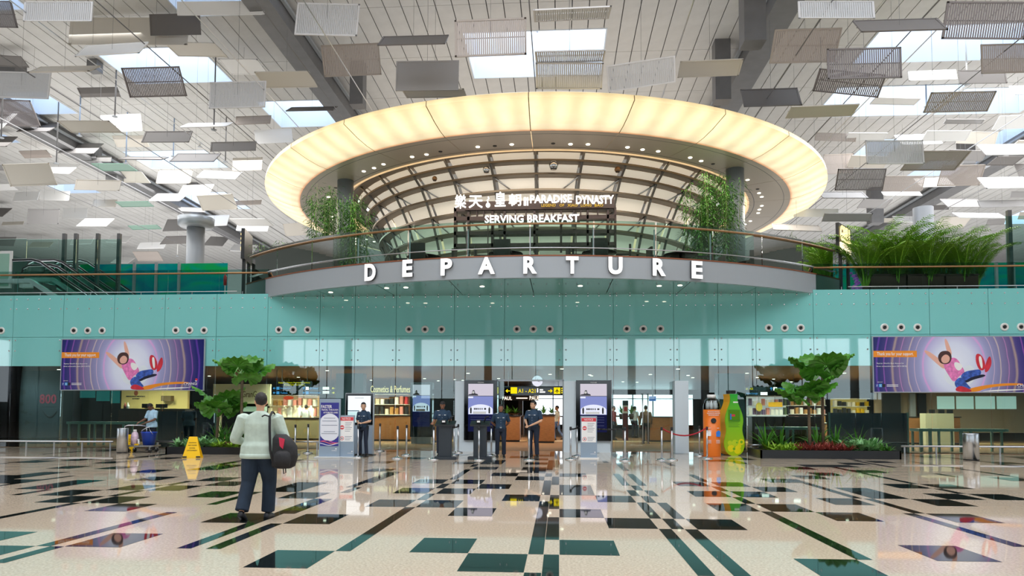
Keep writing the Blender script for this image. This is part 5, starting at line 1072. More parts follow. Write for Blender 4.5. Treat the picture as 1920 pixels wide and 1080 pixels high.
p=flo(1000,859); person('guard in navy uniform resting both hands on a barrier post at the entrance',(p.x,p.y+.2,0),-.35,1.04,1.0,skin=(204,160,130),**GB,headturn=-.55,J=dict(re=(-.25,-.05,1.13),rw=(-.1,-.28,.98),le=(.27,-.03,1.12),lw=(.0,-.3,.97),rd=(.4,-.8,-.2),ld=(-.6,-.6,-.2),rn=(0,.2,-1),ln=(0,.2,-1)),curl=.9)
p=flo(266,846); person('cleaner in pale blue shirt bending over the trolley, left',(p.x+.02,p.y+.55,0),-.35,1.0,.98,skin=(122,84,64),shirt=(176,212,236),trous=(24,30,44),sleeve=.65,untuck=True,headtilt=.75,headturn=-.2,headfwd=.07,J=dict(re=(-.26,-.06,1.13),rw=(-.24,-.3,1.03),le=(.25,-.08,1.12),lw=(.02,-.32,.98),rn=(0,-.2,-1),ln=(0,-.2,-1)))
def inside(label,px,Y,rz,**k): person(label,(at(px,800,Y).x,Y,0),rz,**k)
inside('woman in white top and blue jeans walking inside, right of the entrance guard',1045,36,-1.2,shirt=(220,224,214),trous=(90,120,170),bw=.88,J=dict(rk=(-.1,-.15,.5),ra=(-.1,-.1,.09),lk=(.1,.05,.5),la=(.1,.3,.13)))
inside('man in pale shirt with dark backpack seen through the glass right of the totem',1190,40,2.4,shirt=(200,206,214),trous=(40,44,58))
inside('person in brown jacket seen from behind the door handles',1211,33,PI,shirt=(120,92,70),trous=(30,30,36),sleeve=2)
inside('shopper in white shirt inside the lit shop behind the directory signs',573,36,PI,shirt=(226,230,236),trous=(40,42,52))
inside('person in navy behind the dark panel left, next to the short fan palm',384,29,.4,shirt=(30,40,56))
inside('person in red top at the wooden counter behind the right totem',1150,37,1.0,shirt=(150,40,44))
# ---------------------------------------------------------------- behind the glass: left
Y=29.5; a,b=at(-120,690,Y),at(116,690,Y); t=thing('exhibition_wall','dark grey wall with a world map and red number 800, far left','wall panel',((a.x+b.x)/2,Y,0))
MB().box(a.x,Y,0,b.x,Y+.15,SO-.02).build('panel',mat('slate_panel',(62,76,84),.6),t,world=True)
px_text('800',75,739,106,757,Y-.005,mat('dull_red',(190,62,86),.5),t,bold=.02); pp(77,762,104,764,Y-.01,.008).build('text_line',mat('dull_text',(40,52,60),.5),t,world=True)
c=[at(80+27*i/10,770+12*math.sin(PI*i/10),Y-.02) for i in range(11)]; MB().tube(c,[.01+.035*math.sin(PI*i/10) for i in range(11)],6).build('smile_curve',M_pk,t,True,True)
rd=random.Random(4)
for cx,cy,rx,ry in((28,738,11,9),(40,735,9,6),(30,752,7,7),(40,758,5,4),(42,772,4,4),(48,774,3,2),(57,777,3,2),(50,792,6,5),(15,745,5,8)):
    q=[]
    for i in range(14): r_=rd.uniform(.6,1.15); q.append(at(cx+rx*r_*math.cos(2*PI*i/14),cy+ry*r_*math.sin(2*PI*i/14),Y))
    MB().prismY([(v.x,v.z) for v in q],Y-.012,Y-.001).build('map_land',mat('map_land',(38,46,48),.6),t,world=True)
def bench(label,px0,px1,Y,zt,legs):
    a,b=at(px0,800,Y),at(px1,800,Y); t=thing('inspection_table',label,'table',((a.x+b.x)/2,Y,0)); m=mat('table_teal',(120,160,152),.4)
    MB().box(a.x,Y-.35,zt-.1,b.x,Y+.35,zt).build('table_top',m,t,world=True)
    for p in legs:
        x=at(p,800,Y).x
        for s in(-.3,.3): MB().box(x-.035,Y+s-.035,0,x+.035,Y+s+.035,zt-.1).build('leg',m,t,world=True)
bench('long grey green inspection table behind the glass, left of the cleaner',135,300,28.3,.97,(139,158,187,240,292)); bench('long grey green inspection table behind the glass at the far right',1714,1880,28,.86,(1718,1735,1752,1792,1811,1868)); bench('grey green table behind the glass just right of the green machine',1420,1530,28,.9,(1428,1470,1482,1520))
Y=34; a,b=at(228,735,Y),at(352,735,Y); t=thing('office_wall','lit cream office wall with a crest and black lettering, behind the cleaner','wall panel',((a.x+b.x)/2,Y,0))
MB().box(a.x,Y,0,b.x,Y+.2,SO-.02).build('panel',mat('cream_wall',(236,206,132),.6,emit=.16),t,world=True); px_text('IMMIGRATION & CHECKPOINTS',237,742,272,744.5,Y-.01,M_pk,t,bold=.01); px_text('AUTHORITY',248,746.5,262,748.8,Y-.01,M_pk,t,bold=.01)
c=at(255,737,Y); MB().ball(c,.11,.02,.13).build('crest',mat('crest_red',(206,110,80),.5),t,True,True); pp(302,742,320,752,Y-.3,.3).build('wall_recess',mat('recess',(120,96,60),.6),t,world=True)
t=thing('office_counter','dark office counter with monitors in front of the cream wall','counter',(at(270,790,32).x,32,0)); pp(222,768,345,834,32,.7).build('body',M_dwood,t,world=True); pp(220,766,347,769,31.9,.85).build('counter_top',M_dark,t,world=True)
for i,(x0,x1,y0,y1,w) in enumerate(((292,313,757.5,766,'wide dark box-shaped office monitor, right'),(266,280,757,766,'office monitor behind the cleaner\'s head'))):
    m_=thing('monitor',w,'monitor',at((x0+x1)/2,766,32.2)); pp(x0,y0,x1,y1-1,32.2,.06).build('screen',M_screenblack,m_,world=True); pp((x0+x1)/2-2,y1-1,(x0+x1)/2+2,y1,32.15,.15).build('foot',M_dark,m_,world=True)
for i,(x,m,w) in enumerate(((234.5,M_red,'red bottle on the office counter'),(240,M_white,'white bottle on the office counter'))):
    c=at(x,766,32.1); tag(MB().lathe([(.06,0),(.06,.15),(.025,.2),(.025,.27),(.001,.27)],c,10).build('counter_bottle',m,None,True),w,'bottle')
for lab,x0,x1,y0,y1,Y in(('large navy glass partition behind the left planter',297,402,771,832,27.6),('large navy glass partition behind the right planter',1556,1702,774,839,27.3)):
    t=thing('glass_partition',lab,'partition',(at((x0+x1)/2,800,Y).x,Y,0)); a,b=at(x0,y0,Y),at(x1,y1,Y); k=3
    for i in range(k): MB().box(a.x+(b.x-a.x)*i/k+.01,Y,0,a.x+(b.x-a.x)*(i+1)/k-.01,Y+.05,a.z).build('panel',M_navy,t,world=True)
    for x in(a.x-.05,b.x): MB().box(x,Y-.02,0,x+.05,Y+.07,a.z+.02).build('post',mat('table_teal',(120,160,152),.4),t,world=True)
Y=36; t=thing('gem_shop','cream shop front with dark lettering behind the tall left fan palm','shop front',(at(450,780,Y).x,Y,0)); pp(400,720,506,757,Y,.15).build('fascia',mat('cream_fascia',(206,208,176),.5,emit=.08),t,world=True); pp(400,757,410,826,Y,.3).build('pier',mat('cream_fascia',(206,208,176)),t,world=True); px_text('TRX GranGems',432,733,498,745,Y-.02,mat('fascia_letter',(110,104,76),.5),t); pp(452,762,500,772,Y+.4,.05).build('show_window',mat('window_glow',(190,220,205),.4,emit=.3),t,world=True)
# rear walls at the far ends, their panes given a glow
t=thing('rear_partition','brown grey partition wall with a glowing reflection strip behind the right poster','partition',(at(1790,780,38).x,38,0)); pp(1640,735,1960,812,38,.15).build('panel',mat('brown_grey',(150,132,108),.5),t,world=True)
for x0,x1 in((1757,1790),(1793,1826),(1829,1866),(1869,1906)): pp(x0,743,x1,767,37.97,.03).build('glow_pane',mat('reflection_glow',(196,226,220),.2,emit=.55),t,world=True)  # emission stands in for a reflection in the inner glass
for x0,x1,m in((1655,1690,M_dark),(1706,1718,M_alu),(1722,1738,M_dark)): pp(x0,738,x1,800,37.8,.15).build('pier',m,t,world=True)
t=thing('monitor_cabinet','pale low cabinet with monitors at the far right behind the table','cabinet',(at(1745,785,33).x,33,0)); pp(1735,775,1790,836,33,.5).build('body',mat('pale_cabinet',(176,170,140),.5),t,world=True)
for x in(1742,1760,1776): pp(x,768,x+11,775,33.1,.05).build('monitor',M_dark,t,world=True)
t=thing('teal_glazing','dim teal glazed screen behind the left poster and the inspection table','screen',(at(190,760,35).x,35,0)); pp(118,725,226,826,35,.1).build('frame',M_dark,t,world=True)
for x0,x1,y0,y1 in((150,178,733,746),(181,205,733,752),(208,224,733,756)): pp(x0,y0,x1,y1,34.97,.03).build('glow_pane',mat('teal_glow',(40,140,140),.2,emit=.35),t,world=True)  # panes glow teal by themselves
# directory signs
def sign_arrow(t,px,py,Y,dr,m,s=5):
    q={'l':[(-1,0),(-.2,.8),(.1,.55),(-.25,.2),(1,.2),(1,-.2),(-.25,-.2),(.1,-.55),(-.2,-.8)]}['l']
    f={'l':lambda x,z:(x,z),'r':lambda x,z:(-x,z),'u':lambda x,z:(z,-x)}[dr]
    k=s*Y/FPX; c=at(px,py,Y); MB().prismY([(c.x+f(x,z)[0]*k,c.z+f(x,z)[1]*k) for x,z in q],Y-.02,Y-.002).build('arrow',m,t,world=True)
def hanging(label,x0,y0,x1,y1,Y,name='direction_sign'):
    a,b=at(x0,y0,Y),at(x1,y1,Y); t=thing(name,label,'sign',((a.x+b.x)/2,Y,b.z)); MB().box(a.x,Y,b.z,b.x,Y+.12,a.z).build('board',M_screenblack,t,world=True)
    for x in(a.x+.2,b.x-.2): MB().tube([(x,Y+.06,a.z),(x,Y+.06,SO)],.015,6).build('hanger',M_steel,t,world=True)
    return t
Y=29
t=hanging('black ceiling sign with two yellow text lines, above the blue direction signs',519,715,584,725,Y); px_text('Singapore Citizens, Permanent Residents',522,716,581,719.5,Y-.003,M_yel,t,bold=.006,ext=.005); px_text('& Long Term Pass Holders',533,720,571,723.5,Y-.003,M_yel,t,bold=.006,ext=.005)
t=hanging('black direction sign with blue arrows above the bright shop, upper row',509,725,628,731.5,Y)
def pict(t,x,y,Y,m): pp(x-2.6,y-2.6,x+2.6,y+2.6,Y-.015,.012).build('pictogram',m,t,world=True)
sign_arrow(t,514.5,728,Y,'l',M_blu,2.6); pict(t,521,728,Y,M_blu); px_text('Smoking Area',525.5,726.4,545,730,Y-.003,M_blu,t,bold=.006,ext=.005); sign_arrow(t,570,728,Y,'u',M_blu,2.6); pict(t,576,728,Y,M_txw); px_text('GST Refund',580.5,726.4,596,730,Y-.003,M_blu,t,bold=.006,ext=.005); sign_arrow(t,625,728,Y,'l',M_yel,2.6)
t=hanging('black direction sign with blue arrows above the bright shop, lower row',509,732.5,628,739.5,Y)
sign_arrow(t,514.5,736.5,Y,'l',M_blu,2.6); pict(t,521,736.5,Y,M_blu); px_text('Toilets',525.5,734.8,539,738.4,Y-.003,M_blu,t,bold=.006,ext=.005); sign_arrow(t,570,736.5,Y,'l',M_blu,2.6); pict(t,576,736.5,Y,M_blu); px_text('Airline Lounges',580.5,734.8,601,738.4,Y-.003,M_blu,t,bold=.006,ext=.005); sign_arrow(t,625,736.5,Y,'r',M_yel,2.6)
for r0 in(725.8,733.4):
    for i in range(3): pp(605,r0+i*1.8,617,r0+.9+i*1.8,Y-.012,.01).build('small_print',M_txw,t,world=True)
Y=30
t=hanging('long black entrance sign with yellow arrows reading A1 - A21','0' and 944,724,1056,741.5,Y); t['label']='long black entrance sign with yellow arrows reading A1 - A21 over the doorway'
sign_arrow(t,952,733,Y,'l',M_yel,4.2); pp(957.5,726,969.5,738,Y-.02,.015).build('pictogram',M_yel,t,world=True); px_text('A1 - A21',971.5,729,1004,736.5,Y-.003,M_yel,t,bold=.012,ext=.008); c=at(1008,732.5,Y); MB().tube([(c.x,Y-.01,c.z-.07),(c.x,Y-.01,c.z+.04)],.022,6).ball((c.x,Y-.01,c.z+.075),.022).build('person_pictogram',M_txw,t,True,True)
for y0,x1 in((730,1018),(734,1022)): pp(1012,y0,x1,y0+2,Y-.012,.01).build('small_print',M_txw,t,world=True)
sign_arrow(t,1032,733,Y,'r',M_yel,4.2); pp(1038.5,726.5,1050.5,738.5,Y-.02,.015).build('pictogram',M_yel,t,world=True)
c=at(1044.5,732.5,Y); k=Y/FPX; f=[(0,4.6),(.7,3),(.7,1),(4.4,-1.6),(4.4,-2.4),(.7,-1),(.6,-3),(1.8,-4),(-1.8,-4),(-.6,-3),(-.7,-1),(-4.4,-2.4),(-4.4,-1.6),(-.7,1),(-.7,3)]; MB().prismY([(c.x+x*k,c.z+z*k) for x,z in f],Y-.026,Y-.02).build('plane_pictogram',M_pk,t,world=True)
for y0 in(727,731,735): pp(1052.5,y0,1055.5,y0+2.4,Y-.02,.015).build('pictogram',M_yel,t,world=True)
c=at(1007.5,714.5,29.6); t=thing('hanging_clock','round white lit clock hanging over the entrance sign','clock',c); 
def disc(r0,d0,d1,m,nm):
    q=MB().lathe([(.001,d0),(r0,d0),(r0,d1),(.001,d1)],(0,0,0),28); q.v=[(v[0],-v[2],v[1]) for v in q.v]; q.build(nm,m,t)
disc(.235,-.08,.0,M_alu,'case'); disc(.22,.0,.01,lamp_mat('clock_face',(236,236,250),1.0),'face')
for a_,l_,w_ in((.2,.13,.014),(1.9,.17,.01)): MB().add([(-w_*math.cos(a_),-.014,w_*math.sin(a_)),(w_*math.cos(a_),-.014,-w_*math.sin(a_)),(l_*math.sin(a_),-.014,l_*math.cos(a_))],[(0,1,2)]).build('hand',M_pk,t)
MB().tube([(0,.04,.23),(0,.04,SO-c.z)],.02,6).build('hanger',M_steel,t)
Y=33
t=hanging('black direction sign with blue and yellow text right of the green machine, upper row',1398,725,1498,733,Y); px_text('A1 - A20',1398.5,727,1412,731,Y-.003,M_yel,t,bold=.006,ext=.005); sign_arrow(t,1446,729,Y,'u',M_blu,3); pp(1450,726,1457,732,Y-.015,.012).build('pictogram',M_txw,t,world=True); px_text('GST Refund',1458.5,727,1477,731,Y-.003,M_blu,t,bold=.006,ext=.005)
for i in range(3): pp(1485,726.6+i*2,1498,727.8+i*2,Y-.012,.01).build('small_print',M_txw,t,world=True)
t=hanging('black direction sign with blue and yellow text right of the green machine, lower row',1398,734,1498,741.5,Y); px_text('Airline Lounges',1399,736,1421,740,Y-.003,M_blu,t,bold=.006,ext=.005)
for i in range(3): pp(1426,735.4+i*2,1439,736.6+i*2,Y-.012,.01).build('small_print',M_txw,t,world=True)
t=hanging('black direction sign with yellow and blue arrows behind the right fan palm',1501,725,1552,742,Y); sign_arrow(t,1506,729,Y,'r',M_yel,3); px_text('T2',1512,727,1518,731,Y-.003,M_yel,t,bold=.006,ext=.005); sign_arrow(t,1506,738,Y,'r',M_blu,3); px_text('C Toilets',1512,736,1530,740,Y-.003,M_blu,t,bold=.006,ext=.005)
# shops
HANG=[('yellow_poster',at(1453,754,38.4)),('round_poster',at(1423,757,38.3))]
def shop(label,x0,x1,yt,yb,Y,wall,rows,cols,goods,seed,ztop=None):
    a,b=at(x0,yt,Y),at(x1,yb,Y); t=thing('shop_display',label,'shop display',((a.x+b.x)/2,Y,0)); zt=min(a.z,SO-.05)
    MB().box(a.x,Y,0,b.x,Y+.1,zt).build('back_wall',wall,t,world=True)
    zb=max(b.z,.3); rd=random.Random(seed)
    for i in range(rows+1): z=zb+(zt-zb)*i/rows; MB().box(a.x,Y-.4,z-.03,b.x,Y,z).build('shelf',M_white,t,world=True)
    for i in range(rows):
        z=zb+(zt-zb)*i/rows; hh=(zt-zb)/rows
        for k in range(cols):
            x=a.x+(b.x-a.x)*(k+.5)/cols; w=(b.x-a.x)/cols*.36; g=tag(MB().bev(x-w,Y-.33,z,x+w,Y-.12,z+hh*rd.uniform(.45,.8),w*.3).build('shop_goods',rd.choice(goods)),'small box on a shelf of the '+label.split(' behind')[0].split(' right of')[0].split(' left of')[0],'goods','goods on the '+label)
    MB().box(a.x,Y-.42,0,b.x,Y,zb-.1).build('base_cabinet',M_wood,t,world=True)
    return t
mw=mat('warm_shop_wall',(226,196,150),.5,emit=.3); g1=[mat('goods_cream',(240,226,200),.4,emit=.12),mat('goods_white',(244,240,232),.4,emit=.15),mat('goods_tan',(190,140,80),.4),mat('goods_rose',(226,150,140),.4)]  # walls and goods given a glow so the shops look brighter
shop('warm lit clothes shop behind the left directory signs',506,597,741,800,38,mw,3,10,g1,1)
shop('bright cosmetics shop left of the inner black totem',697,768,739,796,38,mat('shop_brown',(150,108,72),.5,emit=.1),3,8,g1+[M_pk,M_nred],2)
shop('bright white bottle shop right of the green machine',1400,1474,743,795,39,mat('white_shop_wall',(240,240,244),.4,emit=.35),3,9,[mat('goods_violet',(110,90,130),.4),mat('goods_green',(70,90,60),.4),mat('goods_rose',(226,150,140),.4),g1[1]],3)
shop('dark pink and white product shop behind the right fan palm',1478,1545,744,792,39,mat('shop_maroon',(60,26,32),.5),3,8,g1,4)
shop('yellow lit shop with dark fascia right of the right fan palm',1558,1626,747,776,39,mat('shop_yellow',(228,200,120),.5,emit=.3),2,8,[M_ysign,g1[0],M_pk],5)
px_text('Cosmetics & Perfumes',695,723,769,736,36,lamp_mat('warm_letter',(255,222,150),1.3),tag(thing('shop_name_sign','glowing cream shop lettering left of the inner black totem','sign',at(732,730,36)),None,None),bold=.006)
for nm_,x_,y_,Y_ in(('shop_name_sign',735,723,36),('red_lantern_sign',541,744,36.5),('info_display',1223,743,38)):
    HANG.append((nm_,at(x_,y_,Y_)))
t=thing('yellow_poster','yellow banner on the white bottle shop','banner',at(1453,758,38.4)); pp(1441,754,1467,763,38.4,.03).build('print',mat('yellow_print',(244,186,20),.4,emit=.2),t,world=True)
t=thing('round_poster','round pale poster with a green yellow disc on the white bottle shop','poster',at(1423,763,38.3)); c=at(1423,763,38.3); MB().prismY(ell(c.x,c.z,.17,.23),38.27,38.3).build('print',mat('round_print',(206,196,80),.4),t,world=True)
t=thing('red_lantern_sign','red glowing oval shop sign hanging in the warm lit shop','sign',at(541,746,36.5)); MB().ball((0,0,0),.28,.12,.1,16,8).build('shade',lamp_mat('lit_red',(236,80,50),1.0),t,True)
for k,(x,w) in enumerate(((533,'leftmost'),(544,'second'),(553,'third'),(562,'fourth'),(571,'fifth'),(583,'rightmost'))):
    c=at(x,780,37); t=thing('mannequin','pale dress form in the warm lit shop, %s of six'%w,'mannequin',(c.x,37,0),0,'mannequins'); MB().rings([(0,0,1.0,.2,.13),(0,0,1.15,.13,.1),(0,0,1.4,.18,.11),(0,0,1.55,.16,.08),(0,0,1.62,.05,.05),(0,0,1.7,.05,.05)],14).build('torso',g1[k%2],t,True); MB().tube([(0,0,0),(0,0,1.0)],.03,8).build('stand',M_steel,t); MB().lathe([(.2,0),(.2,.03),(.01,.04)],(0,0,0),14).build('base',M_dark,t)
for lab,x0,x1,yt,Y,m in(('long glass display counter in front of the warm lit shop',503,598,783,34.5,mat('glass_counter',(150,140,110),.2)),('wooden counter behind the left barrier posts',790,818,776,33,M_wood),('wooden counter left of the entrance guard',932,975,779,34,M_wood),('wooden counter right of the entrance guard',1000,1040,777,33,M_wood),('long wooden counter behind the glass door handles',1212,1272,781,35,M_wood),('dark wooden counter row at the far right',1700,1800,781,34,M_wood),('dark counter behind the right planter',1410,1540,781,31,M_dwood),('cash desk with wooden front left of the inner totem',700,770,778,34,M_wood)):
    a,b=at(x0,yt,Y),at(x1,yt,Y); t=thing('counter',lab,'counter',((a.x+b.x)/2,Y,0)); MB().box(a.x,Y,.08,b.x,Y+.7,a.z-.04).build('front',m,t,world=True); MB().box(a.x-.04,Y-.05,a.z-.04,b.x+.04,Y+.74,a.z).build('counter_top',M_dark,t,world=True); MB().box(a.x+.03,Y+.03,0,b.x-.03,Y+.68,.08).build('kick_plate',M_dark,t,world=True)
# inner totem, bakery, window plants
Y=31.5; t=thing('screen_totem','smaller black screen totem further inside, between the first podium and the cosmetics shop','screen totem',(at(790,790,Y).x,Y,0)); a,b=at(770,717,Y),at(810,792,Y); l=t.matrix_basis.inverted(); q,r=l@a,l@b; MB().box(q.x,0,.3,r.x,.4,q.z).build('screen_housing',M_screenblack,t); MB().box(q.x+.05,.02,0,r.x-.05,.38,.3).build('plinth',M_alu,t); screen(t,q.x+.1,.75,r.x-.1,q.z-.1,0)
Y=44; t=thing('bakery','dark bakery front with two lit cream name signs, seen through the entrance','shop front',(at(975,760,Y).x,Y,0)); pp(932,741,1010,751,Y,.2).build('fascia',M_dwood,t,world=True); pp(932,751,940,815,Y,.4).build('pier',M_dwood,t,world=True); pp(972,751,980,815,Y,.4).build('pier',M_dwood,t,world=True)
px_text('PAUL',942,743.5,960,750,Y-.05,lamp_mat('cream_letter',(255,240,220),1.6),t,bold=.012); px_text('PAUL',993,742.5,1012,750,Y-.05,MATS['cream_letter'],t,bold=.012); pp(968,745.5,989,747.5,Y-.03,.02).build('light_strip',MATS['cream_letter'],t,world=True)
for i in range(3): pp(940,775+i*9,972,777+i*9,Y,.5).build('shelf',M_wood,t,world=True)
for i,(px,w) in enumerate(((951,'first from the left'),(966,'second from the left'),(1003,'third from the left'),(1019,'fourth from the left'),(1034,'fifth from the left'),(1166,'left one behind the right door'),(1184,'right one behind the right door'))):
    Y=40; c=at(px,776,Y); t=thing('potted_palm','small round green pot plant before the bright back windows, '+w,'plant',(c.x,Y,c.z-.3),0,'pot plants by the back windows'); MB().lathe([(.12,-.2),(.16,.1),(.14,.1),(.01,.08)],(0,0,.2),12).build('pot',M_dwood,t,True)
    lf=link('foliage',KIND['green'][i%3],t); lf.location=(0,0,.3); lf.scale=(1.2,1.2,1.3)
t=thing('long_planter_shelf','dark wooden shelf unit carrying the pot plants by the back windows','shelf',(at(1000,790,40).x,40,0)); pp(944,779,1056,782,39.9,.5).build('board',M_dwood,t,world=True); pp(1140,779,1200,782,39.9,.5).build('board',M_dwood,t,world=True)
for x in(946,980,1015,1054,1142,1198): pp(x,782,x+2,820,39.9,.4).build('upright',M_dwood,t,world=True)
t=thing('info_display','small blue flight information screen near the right door','screen',at(1224,747,38)); pp(1217,743,1230,752,38,.08).build('screen',lamp_mat('screen_info',(110,150,225),.9),t,world=True); 
for i in range(3): pp(1218,744+i*2.6,1229,745+i*2.6,37.99,.005).build('text_line',M_s4,t,world=True)
t=thing('product_tower','white and red product tower behind the right totem','display',(at(1172,780,36).x,36,0)); pp(1168,751,1178,760,36,.3).build('crown',M_dark,t,world=True); pp(1168,760,1178,775,36,.3).build('panel',M_white,t,world=True); pp(1170,763,1176,771,35.99,.01).build('red_print',M_nred,t,world=True); pp(1168,775,1178,826,36,.3).build('base',mat('maroon',(90,30,40),.5),t,world=True)
for px in(1205,1215): 
    c=at(px,780,26.4); t=thing('door_handle_bar','long vertical steel pull bar on the glass door, %s'%('left one' if px==1205 else 'right one'),'door handle',(c.x,26.4,at(px,832,26.4).z)); h=at(px,738,26.4).z-at(px,832,26.4).z; MB().tube([(0,0,0),(0,0,h)],.022,10).build('bar',M_steel,t,True)
    for z in(.25,h-.25): MB().tube([(0,0,z),(0,.1,z)],.015,8).build('fixing',M_steel,t,True)
Y=28.5; tag(pp(630,700,679,848,Y,.5).build('clad_column',mat('teal_cladding',(28,92,98),.15)),'dark teal clad square column behind the indigo standee','column'); tag(pp(1345,700,1398,850,Y,.5).build('clad_column',mat('teal_cladding',(28,92,98),.15)),'dark teal clad square column behind the two bottle machines','column')
c=at(860,818,26.0); t=thing('wall_extinguisher','red fire extinguisher standing behind the barrier posts left of the left totem','fire extinguisher',(c.x,26.15,.25)); MB().rings([(0,0,z,.07,.07) for z in(0,.4)]+[(0,0,.46,.03,.03)],12).build('cylinder',mat('red_enamel',(170,40,48),.3),t,True); MB().box(-.04,-.02,.46,.06,.02,.52).build('valve',M_dark,t); MB().lathe([(.08,-.25),(.08,0),(.001,0)],(0,0,0),12).build('stand',M_dark,t)
for nm_,c_ in HANG:
    o_=S.objects[nm_]; MB().tube([c_,(c_.x,c_.y,SO+.02)],.012,6).build('hanger',M_steel,o_,world=True)
# ---------------------------------------------------------------- reflector panels under the ceiling
ST={'s':slot_mat('slotted_dark',(128,122,124),15,.36),'n':slot_mat('slotted_brown',(176,166,160),15,.2),'l':slot_mat('slotted_pale',(205,207,210),15,.2),'w':mat('panel_white',(246,246,246),.45),'g':mat('panel_grey',(158,156,156),.5),'d':mat('panel_dark',(112,108,106),.5),'b':mat('panel_beige',(212,206,196),.5),'t':mat('panel_teal_reflection',(112,150,134),.4)}  # key t: teal wall's reflection put into the colour of grey panels
LOOK={'s':'dark slotted','n':'brownish slotted','l':'pale slotted','w':'bright white','g':'grey','d':'dark grey','b':'pale beige','t':'teal reflection tinted'}
PL="""s0 -200 0 65 5 135 160 -160 150;l0 110 10 545 10 545 135 110 105;b0 355 100 1100 100 1095 245 355 260;w0 455 260 870 235 790 310 410 305;b0 200 378 600 370 510 405 145 402;l0 -60 400 305 410 298 565 -60 540;s0 665 382 1018 372 1075 560 715 530;s0 -90 555 180 565 250 725 0 695;l0 1168 465 1510 455 1505 625 1165 590;b0 1420 405 1745 400 1800 488 1480 495;l0 1656 15 2031 24 2028 216 1650 186;w0 1010 10 1480 5 1540 75 940 95;d0 200 690 335 690 310 745 50 735;b0 320 680 610 680 720 745 370 745;g0 380 805 590 808 540 870 310 855;d0 800 740 1100 738 1070 800 790 800;w0 1060 695 1320 690 1290 715 985 715;g0 1190 800 1440 795 1460 850 1160 850;w0 1385 735 1680 720 1620 800 1470 810;t0 480 920 740 920 770 960 590 962;g0 400 870 670 880 600 910 470 905;d0 700 882 960 885 920 905 650 890;d0 985 865 1255 865 1210 912 945 905;w0 260 915 455 925 405 978 190 970;w0 1130 958 1375 970 1330 1010 1100 1000;b0 1295 890 1490 885 1470 960 1310 960;b0 -20 925 300 915 330 1060 60 1030;b0 600 960 820 965 840 1045 700 1010;b0 420 1010 690 1015 690 1070 400 1070;d0 1630 605 1910 600 1880 625 1600 620
d1 0 90 70 92 20 140 -60 135;g1 145 95 345 95 340 190 145 170;w1 345 90 500 90 495 148 345 150;w1 470 150 655 150 605 195 420 190;w1 875 10 1070 10 1015 55 830 45;t1 635 55 840 52 875 80 680 85;t1 710 190 890 185 918 208 740 212;b1 1100 20 1310 10 1350 100 1130 100;g1 930 155 1100 150 1060 225 915 215;d1 930 250 1100 245 1070 295 890 288;w1 790 285 940 282 935 318 755 318;n1 740 335 890 335 930 390 770 385;w1 660 365 770 370 720 400 620 400;g1 1180 250 1300 255 1250 305 1140 300;w1 1290 150 1490 150 1555 185 1330 195;w1 1325 185 1520 190 1510 215 1325 225;b1 1590 180 1720 170 1740 255 1600 235;b1 0 170 150 165 130 185 10 185
d2 225 208 615 198 592 262 195 240;n2 630 115 1048 98 1048 330 632 300;l2 1090 55 1515 35 1520 112 1065 112;g2 300 345 668 340 668 525 300 495;n2 -120 255 215 240 240 440 -110 415;l2 1085 290 1480 280 1490 348 1090 348;l2 1090 352 1470 352 1478 510 1090 490;l2 1495 370 1888 310 1875 485 1492 498;b2 345 505 690 500 720 530 350 565
l3 650 8 1070 8 1075 122 660 85;n3 520 165 900 155 845 372 495 335;s3 820 275 1222 265 1225 455 820 430;s3 775 385 1130 420 1105 548 735 515;d3 970 118 1415 105 1490 175 1010 170;s3 1505 8 1940 10 1920 238 1462 205;n3 1690 250 2050 240 2050 420 1690 400;d3 330 505 640 495 670 605 345 588;b3 610 600 1000 585 935 655 590 660;b3 -20 345 355 330 300 425 -20 435;n3 1410 520 1755 512 1705 635 1360 625;l3 1030 790 1348 788 1348 930 1045 915;n3 1345 850 1615 848 1525 962 1200 955;n3 1470 930 1700 925 1660 1050 1435 1040;n3 790 870 970 862 945 980 800 975;s3 890 950 1130 948 1130 1070 850 1070;n3 1140 990 1365 988 1335 1078 1130 1075;w3 1670 815 1920 810 1990 870 1710 870;w3 1680 1000 1890 995 1980 1060 1700 1055;d3 1790 880 1900 880 1870 920 1700 940;w3 1825 485 2000 480 2000 530 1890 530
g4 760 0 1010 0 1035 38 800 30;w4 1110 0 1340 0 1330 20 1150 20;w4 640 95 860 95 880 140 620 140;g4 790 120 1080 120 1030 165 800 165;g4 1450 40 1650 40 1700 90 1500 80;g4 1660 50 1920 45 1920 85 1690 85;w4 1520 118 1770 120 1810 145 1570 145;g4 1730 155 1810 150 1810 185 1700 185;g4 500 180 770 190 775 225 520 210;w4 1570 225 1720 220 1740 245 1600 250"""
OX={'0':(0,0),'1':(0,360),'2':(640,0),'3':(1280,0),'4':(1280,360)}
rx=random.Random(21); cen=[]
for it in PL.replace('\n',';').split(';'):
    f=it.split(); q=[float(v)/3 for v in f[1:]]; cen.append((sum(q[0::2])/4+OX[f[0][1]][0],sum(q[1::2])/4+OX[f[0][1]][1]))
